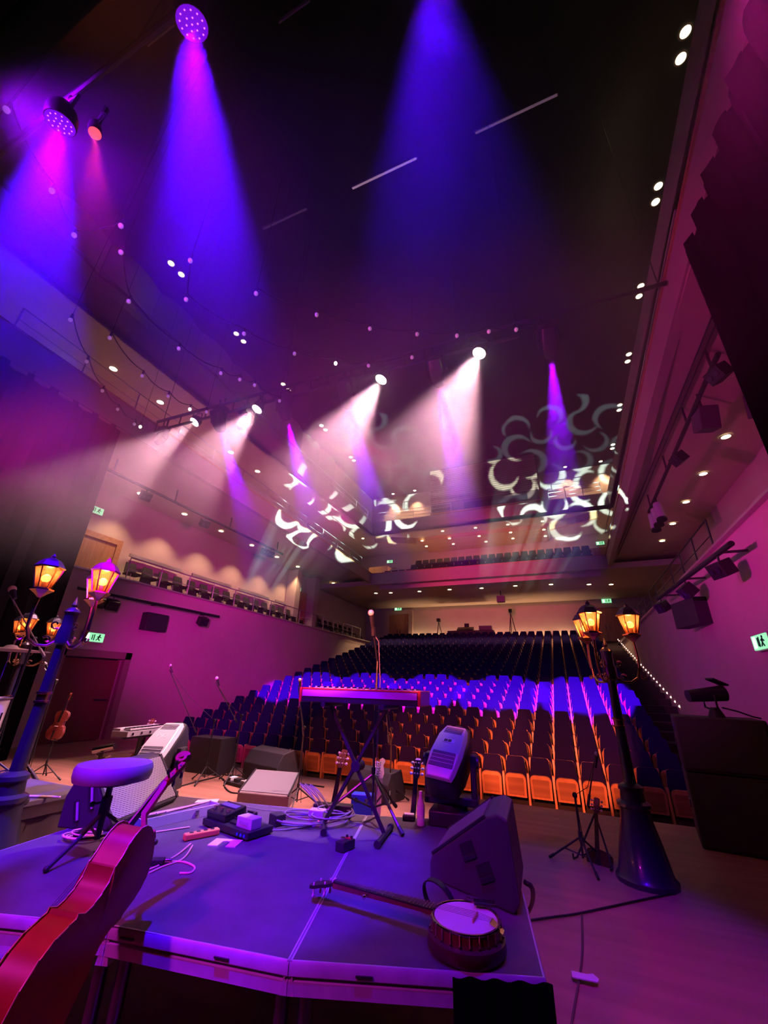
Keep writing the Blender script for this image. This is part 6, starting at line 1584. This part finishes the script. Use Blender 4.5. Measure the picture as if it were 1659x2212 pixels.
pipe('short hanging bar at the top centre of the view', (-4.134, 2.571, 15.500), (-3.313, 2.565, 15.500))

# ================================================================== stage haze filling the hall: thin near the stage floor, drifting thicker above
hz = MB().box((-4.13, 7.05, 10.6), (13.5, 13.9, 14.6)).build('stage_haze', M_BLACK, None, False)
tag(hz, 'drifting stage haze hanging high through the hall', 'haze', kind='stuff')
hm = bpy.data.materials.new('haze'); hm.use_nodes = True
nt = hm.node_tree; nt.nodes.clear()
ho = nt.nodes.new('ShaderNodeOutputMaterial'); hv = nt.nodes.new('ShaderNodeVolumeScatter')
ge = nt.nodes.new('ShaderNodeNewGeometry'); sp3 = nt.nodes.new('ShaderNodeSeparateXYZ')
mr = nt.nodes.new('ShaderNodeMapRange'); mr.interpolation_type = 'SMOOTHSTEP'
mr.inputs['From Min'].default_value = 3.3; mr.inputs['From Max'].default_value = 6.2
mr.inputs['To Min'].default_value = 0.0; mr.inputs['To Max'].default_value = 0.125
no = nt.nodes.new('ShaderNodeTexNoise'); no.inputs['Scale'].default_value = 0.33; no.inputs['Detail'].default_value = 2.0
nr = nt.nodes.new('ShaderNodeMapRange')
nr.inputs['From Min'].default_value = 0.38; nr.inputs['From Max'].default_value = 0.66
nr.inputs['To Min'].default_value = 0.25; nr.inputs['To Max'].default_value = 1.9
# thickest around the overhead bar, set to make its beams show, thinning towards the back of the hall
mv = nt.nodes.new('ShaderNodeMath'); mv.operation = 'DIVIDE'; mv.inputs[1].default_value = 20.0
my = nt.nodes.new('ShaderNodeValToRGB')
el = my.color_ramp.elements
el[0].position = 0.03; el[0].color = (1, 1, 1, 1)
el[1].position = 0.69; el[1].color = (0.0, 0.0, 0.0, 1)
for pos, v in ((0.15, 0.55), (0.34, 0.62), (0.45, 0.08)):
    e = el.new(pos); e.color = (v, v, v, 1)
m1 = nt.nodes.new('ShaderNodeMath'); m1.operation = 'MULTIPLY'
m2 = nt.nodes.new('ShaderNodeMath'); m2.operation = 'MULTIPLY'
L = nt.links.new
L(ge.outputs['Position'], sp3.inputs[0]); L(sp3.outputs['Z'], mr.inputs['Value']); L(sp3.outputs['Y'], mv.inputs[0]); L(mv.outputs[0], my.inputs['Fac'])
L(ge.outputs['Position'], no.inputs['Vector']); L(no.outputs['Fac'], nr.inputs['Value'])
L(mr.outputs['Result'], m1.inputs[0]); L(nr.outputs['Result'], m1.inputs[1])
L(m1.outputs[0], m2.inputs[0]); L(my.outputs['Color'], m2.inputs[1])
hv.inputs['Color'].default_value = (1, 1, 1, 1); hv.inputs['Anisotropy'].default_value = 0.35
L(m2.outputs[0], hv.inputs['Density']); L(hv.outputs[0], ho.inputs['Volume'])
hz.data.materials[0] = hm
